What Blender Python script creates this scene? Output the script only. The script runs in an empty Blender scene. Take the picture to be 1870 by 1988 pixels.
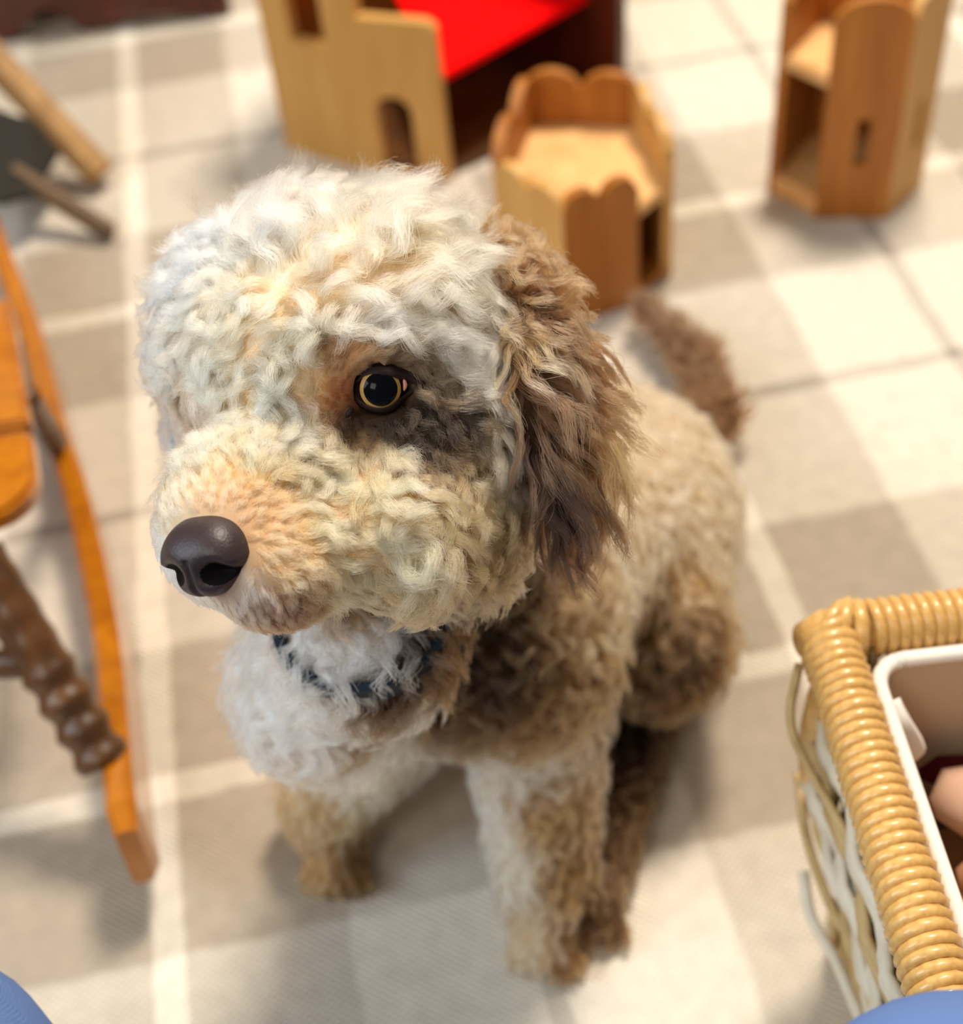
import bpy, bmesh, math, random
import numpy as np
from mathutils import Vector, Matrix
from mathutils.bvhtree import BVHTree

random.seed(7)
rng = np.random.default_rng(11)
scene = bpy.context.scene
COL = scene.collection

# ------------------------------------------------------------------ camera
CAM_H = .75
FPX = 2736.0                       # focal length in pixels of a 1870 px wide frame
PITCH = math.radians(46.7)         # looking down
cr, sr = .9934, .1145              # camera roll
FD = np.array([0, math.cos(PITCH), -math.sin(PITCH)])
R0 = np.array([1., 0, 0]); U0 = np.array([0, math.sin(PITCH), math.cos(PITCH)])
RC = cr * R0 - sr * U0; UC = sr * R0 + cr * U0
CP = np.array([0, 0, CAM_H])
cam_d = bpy.data.cameras.new('camera'); cam = bpy.data.objects.new('camera', cam_d); COL.objects.link(cam)
cam_d.sensor_fit = 'HORIZONTAL'; cam_d.sensor_width = 36; cam_d.lens = FPX / 1870 * 36
M = Matrix.Identity(4)
for i in range(3):
    M[i][0] = RC[i]; M[i][1] = UC[i]; M[i][2] = -FD[i]; M[i][3] = CP[i]
cam.matrix_world = M
cam_d.clip_start = .02
cam_d.dof.use_dof = True; cam_d.dof.focus_distance = .492; cam_d.dof.aperture_fstop = 6.0
scene.camera = cam

# ------------------------------------------------------------------ light
scene.view_settings.view_transform = 'Standard'; scene.view_settings.look = 'None'
scene.view_settings.gamma = 1; scene.view_settings.use_curve_mapping = False
scene.view_settings.exposure = 0.0
world = bpy.data.worlds.new('room_light'); scene.world = world; world.use_nodes = True
world.node_tree.nodes['Background'].inputs[0].default_value = (1.0, .92, .82, 1)
world.node_tree.nodes['Background'].inputs[1].default_value = .23
def area(name, loc, target, sx, sy, power, col):
    d = bpy.data.lights.new(name, 'AREA'); d.shape = 'RECTANGLE'; d.size = sx; d.size_y = sy
    d.energy = power; d.color = col
    o = bpy.data.objects.new(name, d); COL.objects.link(o); o.location = loc
    o.rotation_euler = (Vector(target) - Vector(loc)).to_track_quat('-Z', 'Y').to_euler()
    return o
area('ceiling_lamp_light', (.75, 1.75, 3.0), (.1, .7, 0), .65, .65, 132, (1, .905, .775))
area('window_light', (-1.7, .15, 1.45), (-.05, .45, .25), .9, 1.0, 25, (.72, .87, 1))
area('face_fill_light', (-.75, -.75, 1.75), (-.02, .4, .35), .7, .7, 12.5, (1, .94, .85))  # added warm fill for the dog's face, no known lamp there
scene.cycles.glossy_bounces = 8; scene.cycles.transmission_bounces = 10; scene.cycles.max_bounces = 12

# ------------------------------------------------------------------ helpers
def ray(x, y): return FD + RC * (x - 935) / FPX - UC * (y - 994) / FPX
def at(x, y, d): return CP + ray(x, y) * d
def onz(x, y, z=0.):
    r = ray(x, y); return CP + r * ((z - CAM_H) / r[2])
def lin(r, g, b):
    return tuple(((v / 255 / 12.92) if v / 255 <= .04045 else ((v / 255 + .055) / 1.055) ** 2.4) for v in (r, g, b))
def tag(o, label=None, cat=None, group=None, kind=None):
    if label: o['label'] = label
    if cat: o['category'] = cat
    if group: o['group'] = group
    if kind: o['kind'] = kind
    return o
def link(name, me, parent=None, mat=None):
    o = bpy.data.objects.new(name, me); COL.objects.link(o)
    if mat is not None: me.materials.append(mat)
    if parent is not None: o.parent = parent
    return o
def empty(name, loc=(0, 0, 0)):
    o = bpy.data.objects.new(name, None); COL.objects.link(o); o.location = loc; o.empty_display_size = .02
    return o
def mesh(name, v, f, parent=None, mat=None, smooth=False, bevel=0.):
    me = bpy.data.meshes.new(name); me.from_pydata([tuple(map(float, p)) for p in v], [], f)
    bm = bmesh.new(); bm.from_mesh(me)
    if bevel: bmesh.ops.bevel(bm, geom=[e for e in bm.edges if len(e.link_faces) == 2 and e.calc_face_angle(0) > .5], offset=bevel, segments=2, affect='EDGES', clamp_overlap=True)
    bmesh.ops.recalc_face_normals(bm, faces=bm.faces); bm.to_mesh(me); bm.free()
    if smooth: me.polygons.foreach_set('use_smooth', [True] * len(me.polygons))
    if parent is not None and parent.type == 'EMPTY': me.transform(Matrix.Translation(-Vector(parent.location)))
    return link(name, me, parent, mat)
def sub(o, parent):               # a sub-part: parent is a mesh part of a thing whose Empty is its own parent
    o.parent = parent
    g = parent
    while g.parent is not None: g = g.parent
    if g.type == 'EMPTY': o.data.transform(Matrix.Translation(-Vector(g.location)))
    return o
def frame_of(t):
    t = t / np.linalg.norm(t); a = np.array([0, 0, 1.]) if abs(t[2]) < .9 else np.array([1., 0, 0])
    n = np.cross(t, a); n /= np.linalg.norm(n); return n, np.cross(t, n)
def tube_vf(path, radii, seg=12, flat=None, up=None):
    path = np.asarray(path, float); n = len(path); radii = np.broadcast_to(radii, (n,))
    v = []; f = []
    tang = np.gradient(path, axis=0)
    e1, _ = frame_of(tang[0]) if up is None else (np.asarray(up, float), None)
    for i in range(n):
        t = tang[i] / np.linalg.norm(tang[i]); e1 = e1 - t * (e1 @ t); e1 /= np.linalg.norm(e1); e2 = np.cross(t, e1)
        for k in range(seg):
            a = 2 * math.pi * k / seg
            v.append(path[i] + radii[i] * (math.cos(a) * e1 + math.sin(a) * e2 * (flat if flat else 1)))
    for i in range(n - 1):
        for k in range(seg):
            f.append((i * seg + k, i * seg + (k + 1) % seg, (i + 1) * seg + (k + 1) % seg, (i + 1) * seg + k))
    f.append(tuple(range(seg))[::-1]); f.append(tuple((n - 1) * seg + k for k in range(seg)))
    return v, f
def box_vf(p, ex, ey, ez):        # corner-free box: centre p, half-axes
    p, ex, ey, ez = map(lambda q: np.asarray(q, float), (p, ex, ey, ez)); v = []
    for a in (-1, 1):
        for b in (-1, 1):
            for c in (-1, 1): v.append(p + a * ex + b * ey + c * ez)
    return v, [(0, 1, 3, 2), (4, 6, 7, 5), (0, 4, 5, 1), (2, 3, 7, 6), (0, 2, 6, 4), (1, 5, 7, 3)]
def bez(pts, n=24):               # smooth Catmull-Rom curve through points
    P = np.asarray(pts, float); P = np.vstack([2 * P[0] - P[1], P, 2 * P[-1] - P[-2]]); out = []
    segs = len(P) - 3
    for i in range(n):
        u = i / (n - 1) * segs; k = min(int(u), segs - 1); t = u - k
        a, b, c, d = P[k:k + 4]
        out.append(.5 * ((2 * b) + (c - a) * t + (2 * a - 5 * b + 4 * c - d) * t * t + (3 * b - a - 3 * c + d) * t ** 3))
    return np.array(out)

# ------------------------------------------------------------------ materials
def mat(name, col, rough=.6, spec=.4, coat=0., metallic=0.):
    m = bpy.data.materials.new(name); m.use_nodes = True; b = m.node_tree.nodes['Principled BSDF']
    b.inputs['Base Color'].default_value = (*col, 1); b.inputs['Roughness'].default_value = rough
    b.inputs['Specular IOR Level'].default_value = spec; b.inputs['Coat Weight'].default_value = coat
    b.inputs['Coat Roughness'].default_value = .12; b.inputs['Metallic'].default_value = metallic
    return m
def N(m, t, **kw):
    n = m.node_tree.nodes.new(t)
    for k, v in kw.items(): setattr(n, k, v)
    return n
def wood(name, c1, c2, rough=.45, scale=(60, 60, 6), coat=0., bump=.15):
    m = mat(name, c1, rough, coat=coat); L = m.node_tree.links; b = m.node_tree.nodes['Principled BSDF']
    tc = N(m, 'ShaderNodeTexCoord'); mp = N(m, 'ShaderNodeMapping'); mp.inputs['Scale'].default_value = scale
    nz = N(m, 'ShaderNodeTexNoise'); nz.inputs['Scale'].default_value = 1; nz.inputs['Detail'].default_value = 5; nz.inputs['Distortion'].default_value = .6
    cr_ = N(m, 'ShaderNodeValToRGB'); cr_.color_ramp.elements[0].color = (*c1, 1); cr_.color_ramp.elements[1].color = (*c2, 1)
    cr_.color_ramp.elements[0].position = .3; cr_.color_ramp.elements[1].position = .72
    L.new(tc.outputs['Object'], mp.inputs[0]); L.new(mp.outputs[0], nz.inputs['Vector']); L.new(nz.outputs['Fac'], cr_.inputs[0])
    L.new(cr_.outputs[0], b.inputs['Base Color'])
    bp = N(m, 'ShaderNodeBump'); bp.inputs['Strength'].default_value = bump; bp.inputs['Distance'].default_value = .001
    L.new(nz.outputs['Fac'], bp.inputs['Height']); L.new(bp.outputs[0], b.inputs['Normal'])
    return m
W_PALE = wood('castle_wood_lit', lin(206, 158, 88), lin(190, 138, 66), .5)  # paler castle facets, the light on them put into the colour
W_TAN = wood('castle_wood_shaded', lin(178, 112, 40), lin(148, 84, 22), .5)  # same castle wood, shade of front and back walls put into the colour
W_FLOOR = wood('castle_wood_top_lit', lin(232, 184, 120), lin(216, 160, 98), .5, scale=(40, 40, 40))  # same castle wood, light from above painted into the floor boards
W_CHAIR = wood('amber_varnished_wood', lin(186, 112, 12), lin(156, 86, 6), .25, coat=.8)
W_CHAIR_DARK = wood('dark_varnished_wood', lin(96, 58, 22), lin(62, 36, 12), .4, coat=.2)
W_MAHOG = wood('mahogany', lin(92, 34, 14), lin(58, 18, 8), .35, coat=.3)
W_BENCH = wood('worn_beech', lin(176, 136, 84), lin(140, 100, 56), .55)
M_GREY = mat('charcoal_canvas', lin(40, 36, 30), .9)
M_RED = mat('red_felt', lin(255, 0, 2), .85, spec=.1)
M_DENIM = mat('blue_denim', lin(84, 112, 168), .85, spec=.15)
_tc = N(M_DENIM, 'ShaderNodeTexCoord'); _wv = N(M_DENIM, 'ShaderNodeTexWave', bands_direction='DIAGONAL'); _wv.inputs['Scale'].default_value = 1000; _wv.inputs['Distortion'].default_value = 1.5
_rm = N(M_DENIM, 'ShaderNodeValToRGB'); _rm.color_ramp.elements[0].color = (*lin(70, 98, 152), 1); _rm.color_ramp.elements[1].color = (*lin(112, 138, 188), 1)
M_DENIM.node_tree.links.new(_tc.outputs['Object'], _wv.inputs['Vector']); M_DENIM.node_tree.links.new(_wv.outputs['Fac'], _rm.inputs[0]); M_DENIM.node_tree.links.new(_rm.outputs[0], M_DENIM.node_tree.nodes['Principled BSDF'].inputs['Base Color'])

# ------------------------------------------------------------------ floor and plaid rug
v, f = box_vf((0, 1.0, -.03), (2.6, 0, 0), (0, 2.6, 0), (0, 0, .02))
tag(mesh('floor', v, f, None, wood('floorboards', lin(150, 108, 70), lin(120, 84, 50), .4)), 'wooden floor hidden beneath the plaid rug', kind='structure')
v, f = box_vf((0, 2.9, 1.3), (2.6, 0, 0), (0, .04, 0), (0, 0, 1.35))
tag(mesh('wall_back', v, f, None, mat('wall_paint', lin(216, 206, 190), .9)), 'plain cream wall far beyond the cabinet', kind='structure')
def math_(m, op, a, b=None, c=None):
    n = N(m, 'ShaderNodeMath', operation=op)
    for i, q in enumerate((a, b, c)):
        if q is None: continue
        if isinstance(q, (int, float)): n.inputs[i].default_value = q
        else: m.node_tree.links.new(q, n.inputs[i])
    return n.outputs[0]
def rug_material():
    m = mat('plaid_weave', (1, 1, 1), .95, spec=.05); L = m.node_tree.links; b = m.node_tree.nodes['Principled BSDF']
    tc = N(m, 'ShaderNodeTexCoord'); sp = N(m, 'ShaderNodeSeparateXYZ'); L.new(tc.outputs['Object'], sp.inputs[0])
    def nz(scale, det=2, vec=None):
        n = N(m, 'ShaderNodeTexNoise'); n.inputs['Scale'].default_value = scale; n.inputs['Detail'].default_value = det
        L.new(vec if vec else tc.outputs['Object'], n.inputs['Vector']); return n.outputs['Fac']
    wob = nz(26); wobx = math_(m, 'MULTIPLY_ADD', wob, .008, -.004)
    x = math_(m, 'ADD', sp.outputs[0], wobx); y = math_(m, 'ADD', sp.outputs[1], math_(m, 'MULTIPLY_ADD', nz(31), .008, -.004))
    G, Lt, Iv, Dk = lin(174, 160, 142), lin(230, 219, 202), lin(240, 230, 212), lin(160, 150, 138)
    def bands(co, off, period, half, name):
        t = math_(m, 'FRACT', math_(m, 'DIVIDE', math_(m, 'SUBTRACT', co, off), period))   # 0 at the pale stripe
        r = N(m, 'ShaderNodeValToRGB'); r.label = name; e = r.color_ramp; e.interpolation = 'LINEAR'
        h = half / period; w = .0085 / period; s = .0025 / period
        stops = [(0, Iv), (w, Iv), (w + s, G), (h - s, G), (h + s, Lt), (.5 - w * .55 - s, Lt), (.5 - w * .55, Dk), (.5 + w * .55, Dk), (.5 + w * .55 + s, Lt),
                 (1 - h - s, Lt), (1 - h + s, G), (1 - w - s, G), (1 - w, Iv), (1, Iv)]
        while len(e.elements) < len(stops): e.elements.new(.5)
        for el, (p_, c_) in zip(e.elements, stops): el.position = p_; el.color = (*c_, 1)
        L.new(t, r.inputs[0]); return r.outputs[0]
    cx = bands(x, -.164, .4245, .106, 'warp'); cy = bands(y, .521, .4975, .115, 'weft')
    mx = N(m, 'ShaderNodeMix', data_type='RGBA'); mx.inputs[0].default_value = .5; L.new(cx, mx.inputs[6]); L.new(cy, mx.inputs[7])
    # weave: warp and weft threads alternate which lies on top, melange yarn
    ribs = math_(m, 'SINE', math_(m, 'MULTIPLY', sp.outputs[0], 2 * math.pi / .0052)); ribs2 = math_(m, 'SINE', math_(m, 'MULTIPLY', sp.outputs[1], 2 * math.pi / .0044))
    wv = math_(m, 'MULTIPLY', ribs, ribs2)
    fac = math_(m, 'MULTIPLY_ADD', wv, .22, .5); L.new(fac, mx.inputs[0])
    hs = N(m, 'ShaderNodeHueSaturation'); L.new(mx.outputs[2], hs.inputs['Color'])
    mel = nz(70, 3)
    L.new(math_(m, 'ADD', math_(m, 'MULTIPLY_ADD', mel, .34, .83), math_(m, 'MULTIPLY', wv, .05)), hs.inputs['Value'])
    L.new(hs.outputs[0], b.inputs['Base Color'])
    bp = N(m, 'ShaderNodeBump'); bp.inputs['Strength'].default_value = .5; bp.inputs['Distance'].default_value = .0018
    L.new(math_(m, 'ADD', wv, math_(m, 'MULTIPLY', mel, .6)), bp.inputs['Height']); L.new(bp.outputs[0], b.inputs['Normal'])
    return m
RA = math.atan2(.11167, .99374)
v, f = box_vf((0, .9, -.0045), (1.9, 0, 0), (0, 1.7, 0), (0, 0, .0045))
rug = mesh('plaid_rug', v, f, None, rug_material(), bevel=.003); rug.rotation_euler = (0, 0, RA)
tag(rug, 'grey, beige and ivory plaid woven rug spread under the dog and furniture', 'rug')
# ------------------------------------------------------------------ toy castle towers
from mathutils.geometry import tessellate_polygon
def panel(name, A, B, outline, t, parent, m, hole=None):
    """upright board standing on the line A-B; outline in (share of the length, height); thickness t to the inner side"""
    A = np.array([A[0], A[1], 0.]); B = np.array([B[0], B[1], 0.]); d = B - A; ln = np.linalg.norm(d); d /= ln
    nrm = np.array([-d[1], d[0], 0])
    loops = [outline] + ([hole] if hole else [])
    tri = tessellate_polygon([[Vector((s * ln, z, 0)) for s, z in lp] for lp in loops])
    pts = [q for lp in loops for q in lp]; n = len(pts); v = []
    for off in (0, t):
        for s, z in pts: v.append(A + d * s * ln + nrm * off + np.array([0, 0, z]))
    f = [tuple(q) for q in tri] + [tuple(k + n for k in q)[::-1] for q in tri]; st = 0
    for lp in loops:
        k = len(lp); f += [(st + i, st + (i + 1) % k, st + (i + 1) % k + n, st + i + n) for i in range(k)]; st += k
    return mesh(name, v, f, parent, m)
def scallop(h, dip, bumps, z0=0., margin=.0):
    """outline with round battlements along the top"""
    o = [(0, z0), (1, z0)]
    for b in range(bumps):
        for k in range(9):
            a = k / 8; s = 1 - (b + a) / bumps
            o.append((min(1, max(0, s)), h - dip + dip * math.sin(math.pi * a) ** .55))
    return o
def flat(h, z0=0.): return [(0, z0), (1, z0), (1, h), (0, h)]
def poly_board(name, pts, z, t, parent, m):
    n = len(pts); v = [(x, y, z - t) for x, y in pts] + [(x, y, z) for x, y in pts]
    f = [tuple(range(n))[::-1], tuple(range(n, 2 * n))] + [(i, (i + 1) % n, (i + 1) % n + n, i + n) for i in range(n)]
    return mesh(name, v, f, parent, m, bevel=.0012)
def inset(pts, k):
    c = np.mean(pts, axis=0); return [tuple(c + (np.array(p) - c) * k) for p in pts]

def arch_hole(s0, s1, z0, z1, ln):
    o = [(s0, z0), (s1, z0)]; c = (s0 + s1) / 2; r = (s1 - s0) / 2
    for k in range(9):
        a = math.pi * k / 8; o.append((c + r * math.cos(a), z1 - r * ln * (1 - math.sin(a))))
    return o
# small tower, right: hexagon open towards the left
H = [(.289, 1.059), (.320, 1.013), (.381, 1.001), (.425, 1.045), (.402, 1.108), (.336, 1.118)]
t = empty('toy_castle_tower', (.356, 1.058, 0))
tag(t, 'narrow wooden toy tower with slit window standing alone on the rug', 'toy tower', 'wooden toy castle towers')
panel('wall_panel', H[1], H[2], scallop(.203, .016, 1), .009, t, W_TAN, hole=[(.44, .055), (.62, .055), (.62, .098), (.44, .098)])
panel('wall_panel', H[2], H[3], scallop(.203, .016, 1), .009, t, W_PALE, hole=[(.50, .055), (.68, .055), (.68, .098), (.50, .098)])
panel('wall_panel', H[3], H[4], scallop(.2, .016, 1), .009, t, W_TAN)
panel('wall_panel', H[4], H[5], scallop(.2, .016, 1), .009, t, W_TAN)
panel('wall_panel', H[5], H[0], scallop(.2, .016, 1), .009, t, W_TAN)
poly_board('base_board', inset(H, .97), .022, .021, t, W_FLOOR)
poly_board('upper_floor', inset(H, .965), .137, .012, t, W_FLOOR)
# round-topped tower, centre: open towards the right
H = [(.040, .972), (.088, .905), (.151, .925), (.184, .956), (.172, 1.050), (.078, 1.078)]
t = empty('toy_castle_tower', (.115, .985, 0))
tag(t, 'wooden toy tower with scalloped battlements and pale upper floor behind the dog', 'toy tower', 'wooden toy castle towers')
panel('wall_panel', H[0], H[1], scallop(.126, .013, 2), .009, t, W_PALE)
panel('wall_panel', H[1], H[2], scallop(.126, .015, 2), .009, t, W_TAN)
panel('wall_panel', H[3], H[4], scallop(.140, .015, 2), .009, t, W_PALE)
panel('wall_panel', H[4], H[5], scallop(.142, .015, 2), .009, t, W_TAN)
panel('wall_panel', H[5], H[0], scallop(.142, .015, 2), .009, t, W_TAN)
poly_board('upper_floor', inset(H, .96), .094, .012, t, W_FLOOR)
poly_board('base_board', inset(H, .94), .012, .011, t, W_TAN)
# big gatehouse, rear left: open front, red felt floor
H = [(-.150, 1.228), (-.061, 1.160), (.007, 1.136), (.190, 1.243), (.085, 1.375), (-.075, 1.372)]
t = empty('toy_castle_gatehouse', (.01, 1.26, 0))
tag(t, 'wooden toy castle gatehouse with a red felt upper floor', 'toy castle')
ln = np.hypot(.068, .024)
panel('wall_panel', H[0], H[1], flat(.27), .011, t, W_PALE, hole=[(.30, .122), (.66, .122), (.66, .20), (.30, .20)])
panel('wall_panel', H[1], H[2], [(0, 0), (1, 0), (1, .152), (.9, .158), (0, .160)], .011, t, W_PALE, hole=arch_hole(.10, .58, .004, .085, ln))
panel('wall_panel', H[3], H[4], flat(.27), .011, t, W_MAHOG).name = 'wall_panel'  # darker wood puts the shade of this unlit inner wall into its colour
panel('wall_panel', H[4], H[5], flat(.27), .011, t, W_TAN)
panel('wall_panel', H[5], H[0], flat(.27), .011, t, W_TAN)
poly_board('base_board', inset(H, .94), .010, .009, t, W_CHAIR_DARK)  # dark wood chosen to paint in the shade of the interior
poly_board('shade_board', [(-.145, 1.228), (-.064, 1.170), (-.030, 1.365), (-.075, 1.362)], .262, .01, t, W_PALE)  # added above the view to darken the interior and window hole
o = poly_board('red_floor', [(.006, 1.146), (.158, 1.268), (.080, 1.362), (-.036, 1.362)], .102, .008, t, M_RED)
tag(o, 'red felt covered floor board')

# ------------------------------------------------------------------ mahogany cabinet foot in the far corner
t = empty('mahogany_cabinet', (-.65, 1.7, 0)); tag(t, 'dark red mahogany cabinet with curved apron at the rug edge', 'cabinet')
xs = np.linspace(-1.05, -.215, 60)
def apron(x):
    return .002 if x < -.452 else (.034 * math.sin((x + .452) / .07 * math.pi) ** 1 if x < -.382 else max(.003, .012 * math.sin((x + .382) / .165 * math.pi)))
ol = [((x + 1.05) / .835, apron(x)) for x in xs] + [(1, .10), (0, .10)]
panel('apron', (-1.05, 1.51), (-.215, 1.51), ol, .02, t, W_MAHOG)
v, f = box_vf((-.6325, 1.76, .36), (.42, 0, 0), (0, .20, 0), (0, 0, .265)); mesh('carcass', v, f, t, W_MAHOG, bevel=.004)
for x in (-1.03, -.236):
    v, f = box_vf((x, 1.93, .05), (.02, 0, 0), (0, .02, 0), (0, 0, .0498)); mesh('foot', v, f, t, W_MAHOG)
for k in range(2):
    v, f = box_vf((-.84 + .415 * k, 1.552, .36), (.2, 0, 0), (0, .009, 0), (0, 0, .24)); d = mesh('door', v, f, t, W_MAHOG, bevel=.003)
    v, f = tube_vf([(-.66 + .055 * k, 1.545, .42), (-.66 + .055 * k, 1.525, .42)], [.006, .011], 10); sub(mesh('knob', v, f, None, W_CHAIR_DARK, True), d)

# ------------------------------------------------------------------ folding stool, far left
W_BENCH_SHADE = wood('worn_beech_shaded', lin(104, 76, 44), lin(80, 56, 30), .6)  # darker copy of the stool wood, shading of one leg in the colour
t = empty('folding_stool', (-.42, 1.2, 0)); tag(t, 'low folding wooden stool with charcoal canvas behind the rocking chair', 'stool')
def rail(name, a, b, w, h, parent, m, roll=0., bevel=.003):
    a = np.array(a, float); b = np.array(b, float); d = b - a; e1, e2 = frame_of(d)
    if roll: e1, e2 = e1 * math.cos(roll) + e2 * math.sin(roll), -e1 * math.sin(roll) + e2 * math.cos(roll)
    v, f = box_vf((a + b) / 2, d / 2, e1 * w / 2, e2 * h / 2); return mesh(name, v, f, parent, m, bevel=bevel)
rail('leg', (-.325, 1.192, .013), (-.455, 1.285, .175), .026, .024, t, W_BENCH)
rail('leg', (-.308, 1.102, .008), tuple(onz(20, 330, .055)), .016, .016, t, W_BENCH_SHADE)
rail('leg', (-.60, 1.10, .013), (-.455, 1.29, .20), .026, .024, t, W_BENCH)
rail('leg', (-.60, 1.02, .008), (-.47, 1.21, .17), .014, .014, t, W_BENCH)
v, f = [tuple(onz(*q)) for q in ((-160, 150, .10), (0, 212, .085), (60, 232, .07), (112, 292, .045), (64, 372, .045), (0, 388, .06), (-160, 330, .09))], [(0, 1, 2, 3, 4, 5, 6)]
v = v + [(x, y, z - .006) for x, y, z in v]; n = 7
f = f + [tuple(range(7, 14))[::-1]] + [(i, (i + 1) % n, (i + 1) % n + n, i + n) for i in range(n)]
mesh('canvas_seat', v, f, t, M_GREY)

# ------------------------------------------------------------------ rocking chair, left
t = empty('rocking_chair', (-.30, .70, 0)); tag(t, 'small amber varnished wooden rocking chair at the left edge', 'chair')
def runner(name, pts, w, h, parent, m, dx=0.):
    P = bez([np.array(onz(x, y, z)) + np.array([dx, 0, 0]) for x, y, z in pts], 30); tg = np.gradient(P, axis=0); v = []; f = []; c = .004
    prof = [(-w / 2 + c, -h / 2), (w / 2 - c, -h / 2), (w / 2, -h / 2 + c), (w / 2, h / 2 - c), (w / 2 - c, h / 2), (-w / 2 + c, h / 2), (-w / 2, h / 2 - c), (-w / 2, -h / 2 + c)]
    for i in range(30):
        tt = tg[i] / np.linalg.norm(tg[i]); sd = np.cross(tt, [0, 0, 1.]); sd /= np.linalg.norm(sd); u = np.cross(sd, tt); k = .72 if i in (0, 29) else 1
        for a, b in prof: v.append(P[i] + (sd * a + u * b) * k + (tt * (.004 if i == 29 else -.004) if i in (0, 29) else 0))
    for i in range(29):
        for q in range(8): f.append((i * 8 + q, i * 8 + (q + 1) % 8, (i + 1) * 8 + (q + 1) % 8, (i + 1) * 8 + q))
    f += [tuple(range(8)), tuple(29 * 8 + q for q in range(8))]
    return mesh(name, v, f, parent, m)
RP = [(262, 1655, 0.0560), (248, 1520, 0.0440), (222, 1260, 0.0330), (165, 1000, 0.0305), (122, 870, 0.0305), (80, 700, 0.0315), (38, 585, 0.0370), (-20, 440, 0.0480)]
runner('runner', RP, .0175, .058, t, W_CHAIR)
runner('runner', RP, .0175, .058, t, W_CHAIR, -.27)
def spindle(name, a, b, r, m, turns=46, end=.45):
    a, b = np.array(a, float), np.array(b, float); q = np.linspace(0, 1, 48)
    rad = [r * (1 + .12 * math.sin(u * turns) * (1 if u < end else .25)) for u in q]
    v, f = tube_vf([a + (b - a) * u for u in q], rad, 14); return mesh(name, v, f, t, m, True)
fl = onz(203, 1480, .066); bl = onz(110, 868, .055)
spindle('leg', fl, onz(-45, 1075, .17), .0150, W_CHAIR_DARK)
spindle('leg', bl, onz(52, 770, .16), .0085, W_CHAIR_DARK)
spindle('leg', fl + np.array([-.27, 0, 0]), onz(-45, 1075, .17) + np.array([-.20, 0, 0]), .0150, W_CHAIR_DARK)
spindle('leg', bl + np.array([-.27, 0, 0]), onz(52, 770, .16) + np.array([-.22, 0, 0]), .0085, W_CHAIR_DARK)
spindle('stretcher', (fl + onz(-45, 1075, .17)) / 2, (fl + onz(-45, 1075, .17)) / 2 + np.array([-.235, 0, 0]), .009, W_CHAIR_DARK, 30, 1)
SZ = .185
def seat_board(corners, rnd):
    pts = []
    for (x, y) in corners: pts.append(onz(x, y, SZ)[:2])
    a, b, c_, d_ = map(np.array, pts)        # rear right, front right, front left, rear left
    out = [a]
    if rnd:
        r = .035; u = (a - b) / np.linalg.norm(a - b); w = (c_ - b) / np.linalg.norm(c_ - b)
        for k in range(9): q = math.pi / 2 * k / 8; out.append(b + u * r * (1 - math.sin(q)) + w * r * (1 - math.cos(q)))
    else: out.append(b)
    out += [c_, d_]
    n = len(out); v = [(p[0], p[1], SZ - .016) for p in out] + [(p[0], p[1], SZ) for p in out]
    f = [tuple(range(n))[::-1], tuple(range(n, 2 * n))] + [(i, (i + 1) % n, (i + 1) % n + n, i + n) for i in range(n)]
    return mesh('seat_board', v, f, t, W_CHAIR, bevel=.003)
seat_board([(16, 575), (56, 816), (-520, 900), (-520, 660)], False)
seat_board([(59, 832), (78, 985), (-520, 1085), (-520, 916)], True)
back = [onz(-60, 560, SZ - .01), onz(-420, 610, SZ - .01)]
for b in back: spindle('back_post', b, b + np.array([-.02, .10, .30]), .010, W_CHAIR, 20, 1)
v, f = box_vf((back[0] + back[1]) / 2 + np.array([-.02, .10, .28]), (back[1] - back[0]) * .53, (0, .008, .002), (0, -.006, .035)); mesh('back_rail', v, f, t, W_CHAIR, bevel=.004)

# ------------------------------------------------------------------ rattan basket, right
M_RAT = wood('rattan_wrap', lin(222, 180, 108), lin(198, 150, 82), .38, scale=(300, 300, 300), coat=.45, bump=.05)
M_STRAW = wood('straw', lin(212, 186, 132), lin(180, 148, 96), .55, scale=(200, 30, 200))
M_WHITE = wood('bleached_straw', lin(236, 228, 208), lin(214, 204, 180), .55, scale=(200, 30, 200))
M_LINER = mat('cream_liner', lin(196, 168, 140), .9, spec=.1)
M_PIPE = mat('white_piping', lin(238, 230, 220), .85, spec=.1)
BX, BY, BZ, RR = .1445, .3745, .25, .0114
t = empty('rattan_basket', (.27, .29, 0)); tag(t, 'tan rattan basket with coiled rim and cream cloth liner at lower right', 'basket')
BX1, BY0 = .42, .197
ang = [2 * math.pi * k / 14 for k in range(14)]
tv = []; tf = []
for k in range(14):
    for q in range(6):
        b = 2 * math.pi * q / 6; r = RR - .0006 + .0028 * math.cos(b)
        tv.append((r * math.cos(ang[k]), .0028 * math.sin(b), r * math.sin(ang[k])))
for k in range(14):
    for q in range(6): tf.append((k * 6 + q, ((k + 1) % 14) * 6 + q, ((k + 1) % 14) * 6 + (q + 1) % 6, k * 6 + (q + 1) % 6))
def ring_mesh(alongx):
    me = bpy.data.meshes.new('rattan_coil'); vv = [(y, x, z) if alongx else (x, y, z) for x, y, z in tv]
    me.from_pydata(vv, [], tf); me.polygons.foreach_set('use_smooth', [True] * len(tf)); me.materials.append(M_RAT)
    bm = bmesh.new(); bm.from_mesh(me); bmesh.ops.recalc_face_normals(bm, faces=bm.faces); bm.to_mesh(me); bm.free(); return me
RY, RX = ring_mesh(False), ring_mesh(True)
tl = np.array(t.location)
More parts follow.
